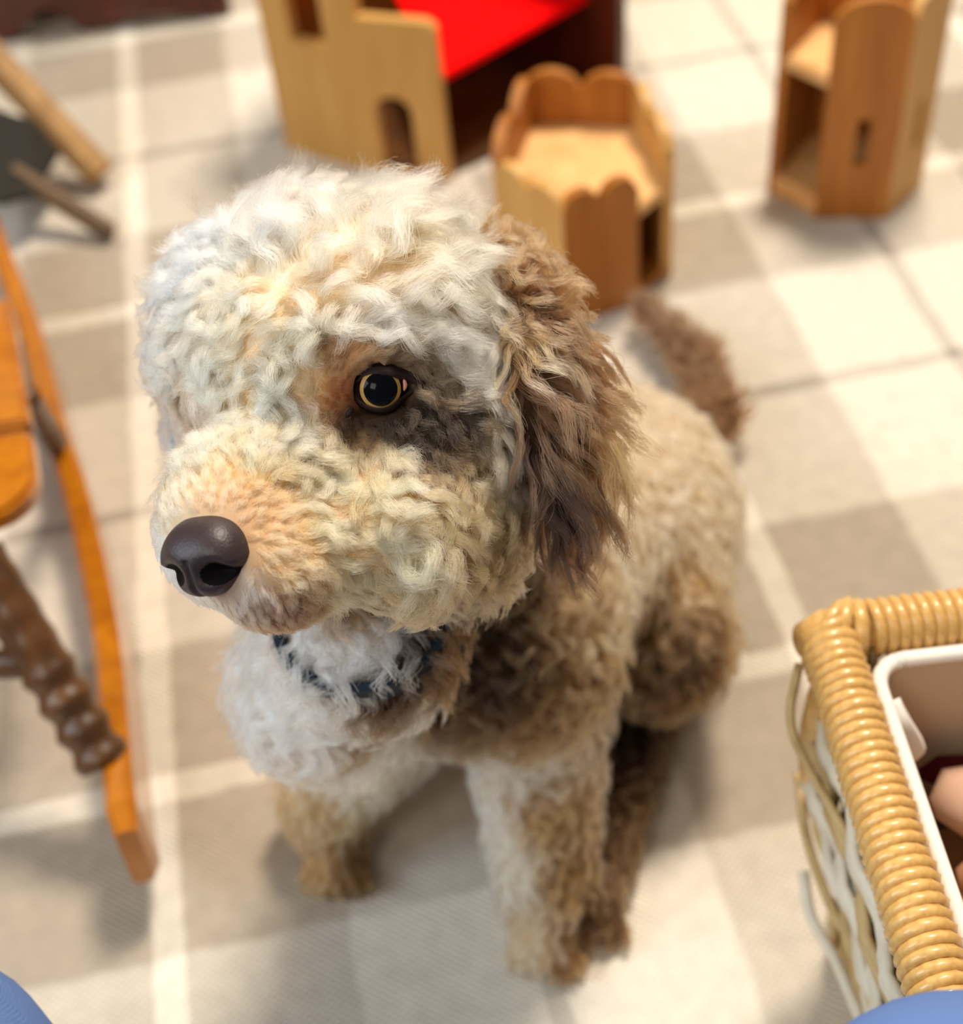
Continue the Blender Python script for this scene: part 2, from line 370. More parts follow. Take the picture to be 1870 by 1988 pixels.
for a, b in (((BX, BY - .004, BZ), (BX, BY0, BZ)), ((BX + .004, BY, BZ), (BX1, BY, BZ)), ((BX1, BY, BZ), (BX1, BY0, BZ)), ((BX, BY0, BZ), (BX1, BY0, BZ))):
    v, f = tube_vf([a, b], RR - .002, 14); mesh('rim', v, f, t, M_RAT, True)
k = 0
while BY - .020 - .0052 * k > BY0:
    o = bpy.data.objects.new('rattan_coil', RY); COL.objects.link(o); o.parent = t
    o.location = np.array([BX + random.gauss(0, .0002), BY - .020 - .0052 * k, BZ + random.gauss(0, .0002)]) - tl
    o.rotation_euler = (0, random.random(), .10 + random.gauss(0, .02)); k += 1
k = 0
while BX + .021 + .0052 * k < BX1:
    o = bpy.data.objects.new('rattan_coil', RX); COL.objects.link(o); o.parent = t
    o.location = np.array([BX + .021 + .0052 * k, BY, BZ]) - tl; o.rotation_euler = (random.random(), 0, .06 + random.gauss(0, .02)); k += 1
for q, (dx, dy, rz, sc) in enumerate(((.001, -.004, .35, 1.08), (.003, .001, .8, 1.16), (.008, .001, 1.2, 1.12), (.014, .000, 1.45, 1.06), (.000, -.010, .22, 1.06), (.0, -.015, .15, 1.02))):
    o = bpy.data.objects.new('rattan_coil', RY); COL.objects.link(o); o.parent = t
    o.location = np.array([BX + dx, BY + dy, BZ]) - tl; o.rotation_euler = (0, 0, rz); o.scale = (sc, 1.25, sc)
v, f = tube_vf([(BX - .009, BY + .004, BZ - .009), (BX + .002, BY - .001, BZ - .001), (BX + .004, BY - .003, BZ + .006)], [.008, .0125, .005], 14); mesh('corner_knot', v, f, t, M_RAT, True)
# side wall: stakes and weavers
v, f = box_vf((0, 0, 0), (1, 0, 0), (0, 1, 0), (0, 0, 1))
def wallx(z): return .150 + (.245 - z) * .10 - .016 * math.sin(min(1, max(0, (.25 - z) / .17)) * math.pi)
def wally(z): return BY - .003 - (.25 - z) * .10
for k in range(13):
    z = .222 - .0172 * k; mm = (M_STRAW, M_WHITE, M_STRAW, M_WHITE, M_WHITE)[k % 5]
    ys = np.linspace(wally(z), BY0 + .005, 34); amp = .0022 * (1 if k % 2 else -1)
    path = [(wallx(z) + amp * math.sin((y - BY0) / .026 * math.pi) + random.gauss(0, .0004), y, z + .004 * math.sin(y * 40 + k)) for y in ys]
    v, f = tube_vf(path, .0064, 8, flat=.5, up=(0, 0, 1)); mesh('weaver', v, f, t, mm, True)
    xs = np.linspace(wallx(z), BX1 - .002, 40)
    path = [(x, wally(z) + amp * math.sin((x - BX) / .026 * math.pi), z) for x in xs]
    v, f = tube_vf(path, .0064, 8, flat=.5, up=(0, 0, 1)); mesh('weaver', v, f, t, mm, True)
for k in range(7):
    y = BY0 + .008 + .026 * k; path = [(wallx(z) + .0035, y, z) for z in np.linspace(.006, .245, 14)]
    v, f = tube_vf(path, .003, 8); mesh('stake', v, f, t, M_STRAW, True)
for k in range(9):
    x = BX + .02 + .03 * k; path = [(x, wally(z) - .0035, z) for z in np.linspace(.006, .245, 10)]
    v, f = tube_vf(path, .003, 8); mesh('stake', v, f, t, M_STRAW, True)
path = [(wallx(z) + .002, wally(z) - .002, z) for z in np.linspace(.006, .25, 14)]
v, f = tube_vf(path, .0075, 10); mesh('corner_post', v, f, t, M_RAT, True)
v = [(wallx(.24) + .0075, BY - .006, .242), (wallx(.24) + .0075, BY0 + .004, .242), (wallx(.12) + .009, BY - .018, .12), (wallx(.12) + .009, BY0 + .004, .12), (wallx(.01) + .0075, BY - .030, .008), (wallx(.01) + .0075, BY0 + .004, .008)]
mesh('gap_backing', v + [(x + .002, y, z) for x, y, z in v], [(0, 1, 3, 2), (2, 3, 5, 4), (6, 8, 9, 7), (8, 10, 11, 9), (0, 6, 7, 1), (0, 2, 8, 6), (2, 4, 10, 8), (1, 7, 9, 3), (3, 9, 11, 5), (4, 5, 11, 10)], t, mat('gap_shade', lin(84, 60, 34), .8))  # added dark sheet, paints shade into the gaps between weavers
# loose outer strands bowing away from the rim
for pts, r_, mm in (([(1552, 1290, .235), (1535, 1400, .215), (1575, 1500, .205), (1640, 1610, .20), (1700, 1720, .205), (1760, 1850, .21), (1830, 2030, .22)], .0034, M_STRAW),
                    ([(1560, 1480, .16), (1590, 1580, .15), (1650, 1700, .15), (1700, 1830, .16), (1730, 2000, .17)], .0052, M_WHITE),
                    ([(1550, 1500, .14), (1565, 1620, .125), (1605, 1740, .12), (1655, 1840, .12), (1720, 2020, .13)], .004, M_STRAW),
                    ([(1560, 1690, .09), (1575, 1780, .08), (1625, 1870, .08), (1680, 2000, .09)], .0048, M_WHITE)):
    path = bez([onz(px, py, z) for px, py, z in pts], 30)
    v, f = tube_vf(path, r_, 8, flat=.6, up=(0, 0, 1)); mesh('loose_strand', v, f, t, mm, True)
# liner
ins = []
def liner_loop(z, m_):
    x0, y1, x1, y0, r = BX + .0165 + m_, BY - .019 - m_, BX1 - .016 - m_, BY0 + .016 + m_, .014; out = []
    for cx, cy, a0 in ((x0 + r, y1 - r, 90), (x0 + r, y0 + r, 180), (x1 - r, y0 + r, 270), (x1 - r, y1 - r, 0)):
        for k in range(6):
            a = math.radians(a0 + 90 * k / 5); out.append((cx + r * math.cos(a), cy + r * math.sin(a), z))
    return out
L_ = [liner_loop(.247, 0), liner_loop(.225, .002), liner_loop(.15, .008), liner_loop(.03, .014)]
v = [p for lp in L_ for p in lp]; n = 24
f = [(j * n + i, j * n + (i + 1) % n, (j + 1) * n + (i + 1) % n, (j + 1) * n + i) for j in range(3) for i in range(n)] + [tuple(3 * n + i for i in range(n))]
o = mesh('liner', v, f, t, M_LINER, True)
lp = liner_loop(.249, -.001); path = lp + [lp[0], lp[1]]
v, f = tube_vf(path, .0036, 8); mesh('piping', v, f, t, M_PIPE, True)
path = bez([onz(1722, 1365, .246), onz(1745, 1410, .240), onz(1768, 1448, .225), onz(1776, 1470, .215)], 12)
v, f = tube_vf(path, .0062, 8, flat=.3, up=(1, 0, 0)); mesh('liner_tie', v, f, t, M_PIPE, True)
v, f = box_vf((.285, .285, .006), (.118, 0, 0), (0, .078, 0), (0, 0, .0055)); mesh('base', v, f, t, M_STRAW)
# folded cloths inside
def cloth_roll(label, p0, p1, r, m, seed):
    p0 = np.array(p0); p1 = np.array(p1); q = np.linspace(0, 1, 22); rr = np.random.default_rng(seed)
    path = [p0 + (p1 - p0) * u + np.array([0, .003 * math.sin(u * 9 + seed), .003 * math.sin(u * 7)]) for u in q]
    rad = [r * (.3 if u in (0., 1.) else .85 + .15 * math.sin(u * 11 + seed)) for u in q]
    v, f = tube_vf(path, rad, 20, flat=.7, up=(0, 1, 0)); o = mesh('folded_cloth', v, f, None, m, True); tag(o, label, 'cloth', 'folded cloths in the basket'); return o
v, f = box_vf((.286, .284, .1062), (.098, 0, 0), (0, .049, 0), (0, 0, .0743))
tag(mesh('folded_blanket', v, f, None, mat('brown_blanket', lin(150, 112, 82), .95, spec=.05), bevel=.014), 'brown folded blanket stacked in the basket beneath the rolled cloths', 'blanket')
cloth_roll('pinkish beige rolled cloth lying in the middle of the basket', (.183, .313, .1925), (.380, .318, .192), .0165, mat('beige_cloth', lin(208, 168, 142), .9, spec=.1), 1)
cloth_roll('thin dark maroon strip standing for the shadow behind the beige roll', (.184, .3335, .1875), (.380, .337, .187), .0085, mat('maroon_shadow', lin(72, 14, 24), .9, spec=.1), 2)  # dark red shadow behind the roll, modelled as a thin strip
cloth_roll('tan rolled cloth nearest the knee in the basket', (.183, .2805, .1925), (.380, .283, .192), .0150, mat('tan_cloth', lin(190, 140, 104), .9, spec=.1), 3)
# ------------------------------------------------------------------ rounded bodies: distance field -> surface nets
def sd_ell(p, c, r, Rm=None):
    q = p - c
    if Rm is not None: q = q @ Rm.T          # rows of Rm are the local axes
    k0 = np.linalg.norm(q / r, axis=-1); k1 = np.linalg.norm(q / (np.asarray(r) ** 2), axis=-1)
    return k0 * (k0 - 1) / np.maximum(k1, 1e-9)
def sd_cap(p, a, ra, b, rb):
    a = np.asarray(a); b = np.asarray(b); ab = b - a; h = np.clip(((p - a) @ ab) / (ab @ ab), 0, 1)
    return np.linalg.norm(p - a - h[..., None] * ab, axis=-1) - (ra + (rb - ra) * h)
def smin(a, b, k):
    h = np.clip(.5 + .5 * (b - a) / k, 0, 1); return b + (a - b) * h - k * h * (1 - h)
def surface_nets(fun, lo, hi, h):
    ax = [np.arange(lo[i], hi[i] + h, h) for i in range(3)]; sh = [len(a) for a in ax]
    G = np.empty(sh, np.float32)
    for i, x in enumerate(ax[0]):
        Y, Z = np.meshgrid(ax[1], ax[2], indexing='ij'); P = np.stack([np.full_like(Y, x), Y, Z], -1); G[i] = fun(P)
    S = G < 0; c = [sh[i] - 1 for i in range(3)]
    cnt = sum(S[i:c[0] + i, j:c[1] + j, k:c[2] + k].astype(np.int8) for i in (0, 1) for j in (0, 1) for k in (0, 1))
    act = (cnt > 0) & (cnt < 8); idx = -np.ones(c, np.int64); idx[act] = np.arange(act.sum())
    cells = np.argwhere(act); acc = np.zeros((len(cells), 3)); num = np.zeros(len(cells))
    cor = [(i, j, k) for i in (0, 1) for j in (0, 1) for k in (0, 1)]
    for a in cor:
        for b in cor:
            if sum(abs(a[q] - b[q]) for q in range(3)) != 1 or a > b: continue
            ga = G[tuple((cells + a).T)]; gb = G[tuple((cells + b).T)]; m = (ga < 0) != (gb < 0)
            tt = np.where(m, ga / np.where(m, ga - gb, 1), 0)
            acc += np.where(m[:, None], np.array(a) + (np.array(b) - np.array(a)) * tt[:, None], 0); num += m
    V = (cells + acc / num[:, None]) * h + np.array([a[0] for a in ax]); F = []
    for d in range(3):
        e = [0, 0, 0]; e[d] = 1; u, w = [q for q in range(3) if q != d]
        A = S[tuple(slice(0, sh[q] - e[q]) for q in range(3))]; B = S[tuple(slice(e[q], sh[q]) for q in range(3))]
        E = np.argwhere(A != B); E = E[(E[:, u] > 0) & (E[:, w] > 0) & (E[:, u] < c[u]) & (E[:, w] < c[w])]
        fl = A[tuple(E.T)]; quad = []
        for du, dw in ((1, 1), (0, 1), (0, 0), (1, 0)):
            q = E.copy(); q[:, u] -= du; q[:, w] -= dw; quad.append(idx[tuple(q.T)])
        quad = np.stack(quad, 1); flip = fl if d != 1 else ~fl
        quad[~flip] = quad[~flip][:, ::-1]; F.append(quad)
    return V, np.concatenate(F)
def np_mesh(name, V, F, parent=None, m=None, smooth=True):
    me = bpy.data.meshes.new(name); n = F.shape[1]
    me.vertices.add(len(V)); me.vertices.foreach_set('co', np.asarray(V, np.float32).ravel())
    me.loops.add(F.size); me.loops.foreach_set('vertex_index', F.astype(np.int32).ravel())
    me.polygons.add(len(F)); me.polygons.foreach_set('loop_start', np.arange(0, F.size, n, dtype=np.int32))
    me.update(calc_edges=True); me.validate()
    me.polygons.foreach_set('use_smooth', [smooth] * len(F))
    if parent is not None and parent.type == 'EMPTY': me.transform(Matrix.Translation(-Vector(parent.location)))
    return link(name, me, parent, m)

# ------------------------------------------------------------------ the person holding the camera: only the knees reach the frame
KR, KL = at(1900, 2335, .405), at(-250, 2240, .42)
def f_person(p):
    d = 1e3
    for s, K in ((1, KR), (-1, KL)):
        hip = np.array([s * .10, -.30, .235]); ank = np.array([s * .14, -.16, .075])
        d = smin(d, np.minimum(sd_cap(p, hip, .085, K, .059 if s > 0 else .0612), sd_cap(p, K - np.array([0, .0, .01]), .054, ank, .042)), .02)
    return smin(d, sd_ell(p, np.array([0, -.33, .25]), np.array([.18, .11, .12])), .05)
V, F = surface_nets(f_person, (-.36, -.48, -.0), (.36, .28, .45), .011)
me_p = np_mesh('person', V, F, None, M_DENIM)
tag(me_p, 'person kneeling in blue denim trousers with only the knees in view', 'person')
# ------------------------------------------------------------------ the dog
EYE_L, EYE_R = at(737, 752, .500), at(385, 785, .537)
E0 = (EYE_L + EYE_R) / 2
lv = EYE_L - E0; lv /= np.linalg.norm(lv)
NOSE = at(412, 1072, .455)
mv = NOSE - E0; mv -= lv * (mv @ lv); mv /= np.linalg.norm(mv)
uv = np.cross(mv, lv)
HM = np.array([lv, mv, uv])
def hw(l, m, u): return E0 + l * lv + m * mv + u * uv
PAW_L, PAW_R = onz(1062, 1850), onz(664, 1695)
CH = np.array([-.018, .462, .192])            # chest
RUMP = np.array([.078, .612, .083])
NECK_T, NECK_B = hw(.004, -.052, -.035), np.array([-.012, .470, .235])
def f_dog(p):
    d = sd_ell(p, hw(-.002, -.040, .002), np.array([.061, .052, .041]), HM)                    # cranium
    d = smin(d, sd_ell(p, hw(-.031, -.038, .014), np.array([.027, .028, .024]), HM), .012)
    d = smin(d, sd_ell(p, hw(-.003, -.012, .006), np.array([.052, .028, .025]), HM), .012)        # brow
    d = smin(d, sd_cap(p, hw(0, -.008, -.026), .034, hw(-.004, .046, -.019), .0300), .016)        # muzzle
    d = smin(d, sd_ell(p, hw(.012, .046, -.030), np.array([.020, .026, .020]), HM), .008)     # lips
    d = smin(d, sd_ell(p, hw(-.016, .046, -.026), np.array([.020, .026, .022]), HM), .008)
    d = smin(d, sd_cap(p, hw(0, .0, -.046), .024, hw(0, .046, -.044), .016), .008)           # lower jaw
    for s in (-1, 1): d = smin(d, sd_ell(p, hw(s * .040, -.022, -.034), np.array([.030, .036, .036]), HM), .014)
    for e in (EYE_L, EYE_R): d = np.maximum(d, -(np.linalg.norm(p - (e + uv * .0 - mv * .000), axis=-1) - .0100))   # eye sockets
    d = smin(d, sd_cap(p, NECK_T, .040, NECK_B, .050), .02)
    d = smin(d, sd_ell(p, CH + np.array([-.002, -.004, .0]), np.array([.070, .060, .072])), .03)
    d = smin(d, sd_cap(p, CH + np.array([.012, .02, .01]), .068, RUMP, .082), .03)
    d = smin(d, sd_ell(p, at(715, 1245, .588), np.array([.036, .030, .036])), .02)             # throat
    d = smin(d, sd_ell(p, at(635, 1315, .655), np.array([.040, .042, .042])), .025)            # right shoulder
    d = smin(d, sd_ell(p, at(535, 1108, .487), np.array([.021, .021, .019])), .012)            # chin and lower lip
    d = smin(d, sd_ell(p, at(770, 1035, .508), np.array([.026, .026, .026])), .016)
    d = smin(d, sd_ell(p, at(880, 1020, .545), np.array([.026, .028, .030])), .018)
    # fore legs
    sh_l, sh_r = np.array([.012, .440, .175]), np.array([-.040, .466, .170])
    for sh, pw, c in ((sh_l, PAW_L, 1), (sh_r, PAW_R, -1)):
        wr = pw + np.array([.004 * c, .030, .036]); el = sh + np.array([.004 * c, .012, -.055])
        d = smin(d, sd_cap(p, sh, .044, el, .036), .02)
        d = smin(d, sd_cap(p, el, .036, wr, .027), .012)
        tdir = np.array([-.25, -.97, 0])
        d = smin(d, sd_cap(p, pw + np.array([0, .022, .019]), .020, pw + tdir * .006 + np.array([0, .004, .0145]), .0145), .012)
        for q in (-1.5, -.5, .5, 1.5):
            tp = pw + np.array([.97, -.25, 0]) * q * .0088 + tdir * (.010 - abs(q) * .002)
            d = smin(d, sd_cap(p, pw + np.array([.0, .012, .014]), .010, tp + np.array([0, 0, .0095]), .0085), .003)
    # hind legs: thigh, hock, foot
    for th, kn, hk, ft in ((np.array([.090, .585, .080]), np.array([.092, .500, .095]), np.array([.112, .565, .026]), onz(1155, 1790)),
                           (np.array([.050, .640, .085]), np.array([-.020, .585, .100]), np.array([.02, .640, .026]), np.array([-.060, .540, .0]))):
        d = smin(d, sd_cap(p, th, .052, kn, .040), .02)
        d = smin(d, sd_cap(p, kn, .036, hk, .020), .012)
        d = smin(d, sd_cap(p, hk, .019, ft + np.array([.0, .012, .017]), .017), .01)
        for q in (-1.5, -.5, .5, 1.5):
            tp = ft + np.array([.9, -.43, 0]) * q * .0082 + np.array([-.43, -.9, 0]) * (.008 - abs(q) * .002)
            d = smin(d, sd_cap(p, ft + np.array([0, .010, .014]), .010, tp + np.array([0, 0, .009]), .008), .003)
    # tail laid along the rug
    tp = [np.array([.125, .690, .045]), np.array([.180, .752, .030]), np.array([.178, .815, .027]), np.array([.150, .885, .026])]
    for a, b, ra, rb in zip(tp[:-1], tp[1:], (.020, .015, .013), (.015, .013, .009)): d = smin(d, sd_cap(p, a, ra, b, rb), .01)
    return d
DV, DF = surface_nets(f_dog, (-.20, .29, -.004), (.265, .92, .52), .0042)
DV[:, 2] = np.maximum(DV[:, 2], .0006)
def skin_material():
    m = mat('skin_coat', (.5, .4, .3), .9, spec=.05); a = N(m, 'ShaderNodeAttribute', attribute_name='coat')
    m.node_tree.links.new(a.outputs['Color'], m.node_tree.nodes['Principled BSDF'].inputs['Base Color']); return m
M_SKIN = skin_material()
dog = np_mesh('dog', DV, DF, None, M_SKIN)
tag(dog, 'curly cream and brown poodle-type dog sitting on the plaid rug, looking up', 'dog')

# ---- coat attributes are read off marked places on the body: colour, length, lift, curl ...
def tri_data(V, F):
    T = np.concatenate([F[:, [0, 1, 2]], F[:, [0, 2, 3]]]) if F.shape[1] == 4 else F
    n = np.cross(V[T[:, 1]] - V[T[:, 0]], V[T[:, 2]] - V[T[:, 0]]); ar = np.linalg.norm(n, axis=1) / 2
    return T, n / np.maximum(2 * ar[:, None], 1e-12), ar
def vert_normals(V, F):
    T, n, ar = tri_data(V, F); vn = np.zeros_like(V)
    for k in range(3): np.add.at(vn, T[:, k], n * ar[:, None])
    for _ in range(3):                       # soften
        acc = vn.copy()
        for k in range(F.shape[1]): np.add.at(acc, F[:, k], vn[F[:, (k + 1) % F.shape[1]]])
        vn = acc / np.maximum(np.linalg.norm(acc, axis=1, keepdims=True), 1e-12)
    return vn
class Coat:
    def __init__(s, V, F, anchors, dflt):
        bvh = BVHTree.FromPolygons([tuple(p) for p in V], [tuple(map(int, q)) for q in F]); P = []; A = []
        for (px, py, col, ln, lift, amp, turns, sp, dx, dy) in anchors:
            r = ray(px, py); hit = bvh.ray_cast(Vector(CP), Vector(r / np.linalg.norm(r)))
            if hit[0] is None: hit = bvh.find_nearest(Vector(at(px, py, dflt)))
            P.append(hit[0]); w = RC * dx - UC * dy; w = w / max(np.linalg.norm(w), 1e-6) if (dx or dy) else w * 0
            A.append([*lin(*col), ln / 1000, lift, amp / 1000, turns, sp / 1000, *w])
        s.P = np.array(P); s.A = np.array(A)
    def __call__(s, Q):
        out = np.empty((len(Q), s.A.shape[1]))
        for i in range(0, len(Q), 20000):
            d2 = ((Q[i:i + 20000, None] - s.P[None]) ** 2).sum(-1); w = 1 / (d2 + .005 ** 2) ** 2.2; w /= w.sum(1, keepdims=True); out[i:i + 20000] = w @ s.A
        return out
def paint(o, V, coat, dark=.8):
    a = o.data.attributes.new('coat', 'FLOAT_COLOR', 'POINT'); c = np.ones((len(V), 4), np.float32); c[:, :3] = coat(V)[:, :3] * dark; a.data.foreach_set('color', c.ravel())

def grow(name, V, F, coat, parent, nchild, npts, r_root, r_tip, skip=None, gravity=.25, clump=.7, seed=1, fuzz=.15, label=None, sel=None, flat=.22, zone=None):
    g = np.random.default_rng(seed); T, n, ar = tri_data(V, F); vn = vert_normals(V, F)
    spmin = coat.A[:, 7].min(); ncand = int(min(140000, ar.sum() / spmin ** 2 * 2.2))
    ti = g.choice(len(T), ncand, p=ar / ar.sum()); b = g.random((ncand, 2)); sw = b.sum(1) > 1; b[sw] = 1 - b[sw]
    w = np.stack([1 - b.sum(1), b[:, 0], b[:, 1]], 1)
    Q = (V[T[ti]] * w[..., None]).sum(1); NN = (vn[T[ti]] * w[..., None]).sum(1); NN /= np.linalg.norm(NN, axis=1, keepdims=True)
    keep = np.ones(len(Q), bool)
    if sel is not None: keep &= sel(Q)
    if skip is not None: keep &= ~skip(Q)
    keep &= Q[:, 2] > .006
    if zone is not None: keep &= zone(coat(Q)[:, 3])
    Q, NN = Q[keep], NN[keep]; at_ = coat(Q); sp = at_[:, 7]
    cell = float(sp.max()); grid = {}; acc = []
    for i in range(len(Q)):                  # variable-radius Poisson picking
        k = tuple((Q[i] / cell).astype(int)); ok = True; r2 = sp[i] ** 2 * .8
        for dx in (-1, 0, 1):
            for dy in (-1, 0, 1):
                for dz in (-1, 0, 1):
                    for j in grid.get((k[0] + dx, k[1] + dy, k[2] + dz), ()):
                        e = Q[i] - Q[j]
                        if e @ e < r2: ok = False; break
                    if not ok: break
                if not ok: break
            if not ok: break
        if ok: grid.setdefault(k, []).append(i); acc.append(i)
    Q, NN, at_, sp = Q[acc], NN[acc], at_[acc], sp[acc]; G = len(Q)
    ln, lift, amp, turns, flow = at_[:, 3], at_[:, 4], at_[:, 5], at_[:, 6], at_[:, 8:11]
    ln = ln * g.uniform(.75, 1.25, G); amp = amp * g.uniform(.6, 1.35, G); turns = turns * g.uniform(.45, 1.25, G)
    Tn = flow + g.normal(0, .28, (G, 3)) * (1 - .6 * np.linalg.norm(flow, axis=1, keepdims=True) + .15)
    Tn -= NN * (Tn * NN).sum(1, keepdims=True); Tn /= np.maximum(np.linalg.norm(Tn, axis=1, keepdims=True), 1e-6)
    t = np.linspace(0, 1, npts); bend = lift[:, None] * (1.15 - .75 * t[None])
    D = NN[:, None] * bend[..., None] + Tn[:, None] * (1 - bend)[..., None] + np.array([0, 0, -gravity]) * (t ** 1.3)[None, :, None]
    D /= np.linalg.norm(D, axis=2, keepdims=True)
    C = np.concatenate([np.zeros((G, 1, 3)), np.cumsum(D[:, :-1], 1)], 1) * (ln / (npts - 1))[:, None, None]
    e1 = np.cross(D, NN[:, None]); bad = np.linalg.norm(e1, axis=2, keepdims=True) < .2; e1 = np.where(bad, np.cross(D, Tn[:, None]), e1); e1 /= np.maximum(np.linalg.norm(e1, axis=2, keepdims=True), 1e-9)
    e2 = np.cross(D, e1); ph0 = g.uniform(0, 2 * math.pi, G); sg = np.sign(g.normal(size=G))
    ph = ph0[:, None] + sg[:, None] * 2 * math.pi * turns[:, None] * t[None] ** .9
    rmp = np.minimum(1, t * 2.2)
    ho = amp[:, None, None] * rmp[None, :, None] * (np.cos(ph)[..., None] * e1 + (flat * (.4 + 4.0 * g.random((G, 1))))[..., None] * np.sin(ph)[..., None] * e2)
    P = Q[:, None] + C + ho
    h = ((P - Q[:, None]) * NN[:, None]).sum(2); P += NN[:, None] * np.maximum(0, .0004 + .25 * amp[:, None] * rmp[None] - h)[..., None]
    # children
    K = nchild; a1 = np.cross(NN, Tn); rr = np.sqrt(g.random((G, K))) * sp[:, None] * .80; an = g.uniform(0, 2 * math.pi, (G, K))
    off = (rr * np.cos(an))[..., None] * Tn[:, None] + (rr * np.sin(an))[..., None] * a1[:, None]
    ls = g.uniform(.62, 1.0, (G, K)) ** .8
    idx = t[None, None] * ls[..., None] * (npts - 1); i0 = np.minimum(idx.astype(int), npts - 2); fr = (idx - i0)[..., None]
    gi = np.arange(G)[:, None, None]; S = P[gi, i0] * (1 - fr) + P[gi, i0 + 1] * fr
    stray = (g.random((G, K)) < .10); cl = clump * (.6 + .4 * g.random((G, K))) * np.where(stray, .15, 1)
    sg_i = g.integers(0, 5, (G, K)); dph = g.normal(0, .5, (G, 5)); dam = g.normal(1, .18, (G, 5)); gi2 = np.arange(G)[:, None]; dp = dph[gi2, sg_i][..., None]; da = dam[gi2, sg_i][..., None]
    ar_ = (amp[:, None] * rmp[None])[:, None, :]; S += (ar_ * (da * np.cos(ph[:, None] + dp) - np.cos(ph[:, None])))[..., None] * e1[:, None] * np.minimum(1, t * 2)[None, None, :, None]
    S += off[:, :, None] * (1 - cl[..., None] * np.minimum(1, t * 2.2)[None, None] ** .8)[..., None]
    fz = g.normal(0, 1, (G, K, 2)) * amp[:, None, None] * (fuzz * np.where(stray, 3.2, 1))[..., None] + g.normal(0, .00012, (G, K, 2)); wv = np.sin(ph0[:, None, None] * 3 + 2 * math.pi * (1.6 * t)[None, None] * g.uniform(.6, 1.6, (G, K, 1)))
    S += (fz[..., 0, None] * wv * t)[..., None] * e1[:, None] + (fz[..., 1, None] * wv * t)[..., None] * e2[:, None]
    S -= NN[:, None, None] * .0006 * (1 - t)[None, None, :, None]
    S = S.reshape(-1, npts, 3); S[..., 2] = np.maximum(S[..., 2], .0012)
    col = at_[:, None, :3] * np.exp(g.normal(0, .13, (G, 1, 1)) + g.normal(0, .05, (G, 1, 1)) * np.array([-.4, -.1, 1.0])) * np.exp(g.normal(0, .10, (G, K, 1))); col = np.clip(col.reshape(-1, 3), 0, .97)
    hc = bpy.data.hair_curves.new(name); hc.add_curves([npts] * len(S))
    hc.attributes['position'].data.foreach_set('vector', S.astype(np.float32).ravel())
    ra = hc.attributes.get('radius') or hc.attributes.new('radius', 'FLOAT', 'POINT')
    ra.data.foreach_set('value', np.tile((r_root + (r_tip - r_root) * t ** 1.5).astype(np.float32), len(S)))
    ca = hc.attributes.new('strand', 'FLOAT_COLOR', 'CURVE'); ca.data.foreach_set('color', np.concatenate([col, np.ones((len(col), 1))], 1).astype(np.float32).ravel())
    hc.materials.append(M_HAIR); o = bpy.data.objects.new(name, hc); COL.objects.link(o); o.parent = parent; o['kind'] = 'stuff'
    if label: o['label'] = label
    print('fur', name, 'locks', G, 'strands', len(S)); return o
M_HAIR = bpy.data.materials.new('dog_hair'); M_HAIR.use_nodes = True; nt = M_HAIR.node_tree; nt.nodes.clear()
ho_ = nt.nodes.new('ShaderNodeOutputMaterial'); hb = nt.nodes.new('ShaderNodeBsdfHairPrincipled'); hb.parametrization = 'COLOR'
ha = nt.nodes.new('ShaderNodeAttribute'); ha.attribute_name = 'strand'
hb.inputs['Roughness'].default_value = .38; hb.inputs['Radial Roughness'].default_value = .55; hb.inputs['Coat'].default_value = 0 if 'Coat' in hb.inputs else 0
hi = nt.nodes.new('ShaderNodeHairInfo'); hr = nt.nodes.new('ShaderNodeValToRGB'); hr.color_ramp.elements[0].color = (.54, .39, .26, 1); hr.color_ramp.elements[1].color = (1, 1, 1, 1); hr.color_ramp.elements[1].position = .75  # apricot roots, darkened further to paint shade between the curls
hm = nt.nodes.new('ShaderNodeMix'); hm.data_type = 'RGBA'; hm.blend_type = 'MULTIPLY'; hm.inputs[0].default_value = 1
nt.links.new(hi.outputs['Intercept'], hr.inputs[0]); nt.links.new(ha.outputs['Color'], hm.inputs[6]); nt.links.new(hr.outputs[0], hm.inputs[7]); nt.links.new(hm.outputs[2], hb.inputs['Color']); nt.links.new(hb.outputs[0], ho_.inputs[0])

CREAM, IVORY, WHITE, APRI, TAN_, BRN, DBRN, RUST = (236, 209, 174), (238, 223, 203), (240, 240, 240), (234, 196, 148), (190, 152, 104), (128, 92, 58), (92, 62, 38), (160, 98, 62)
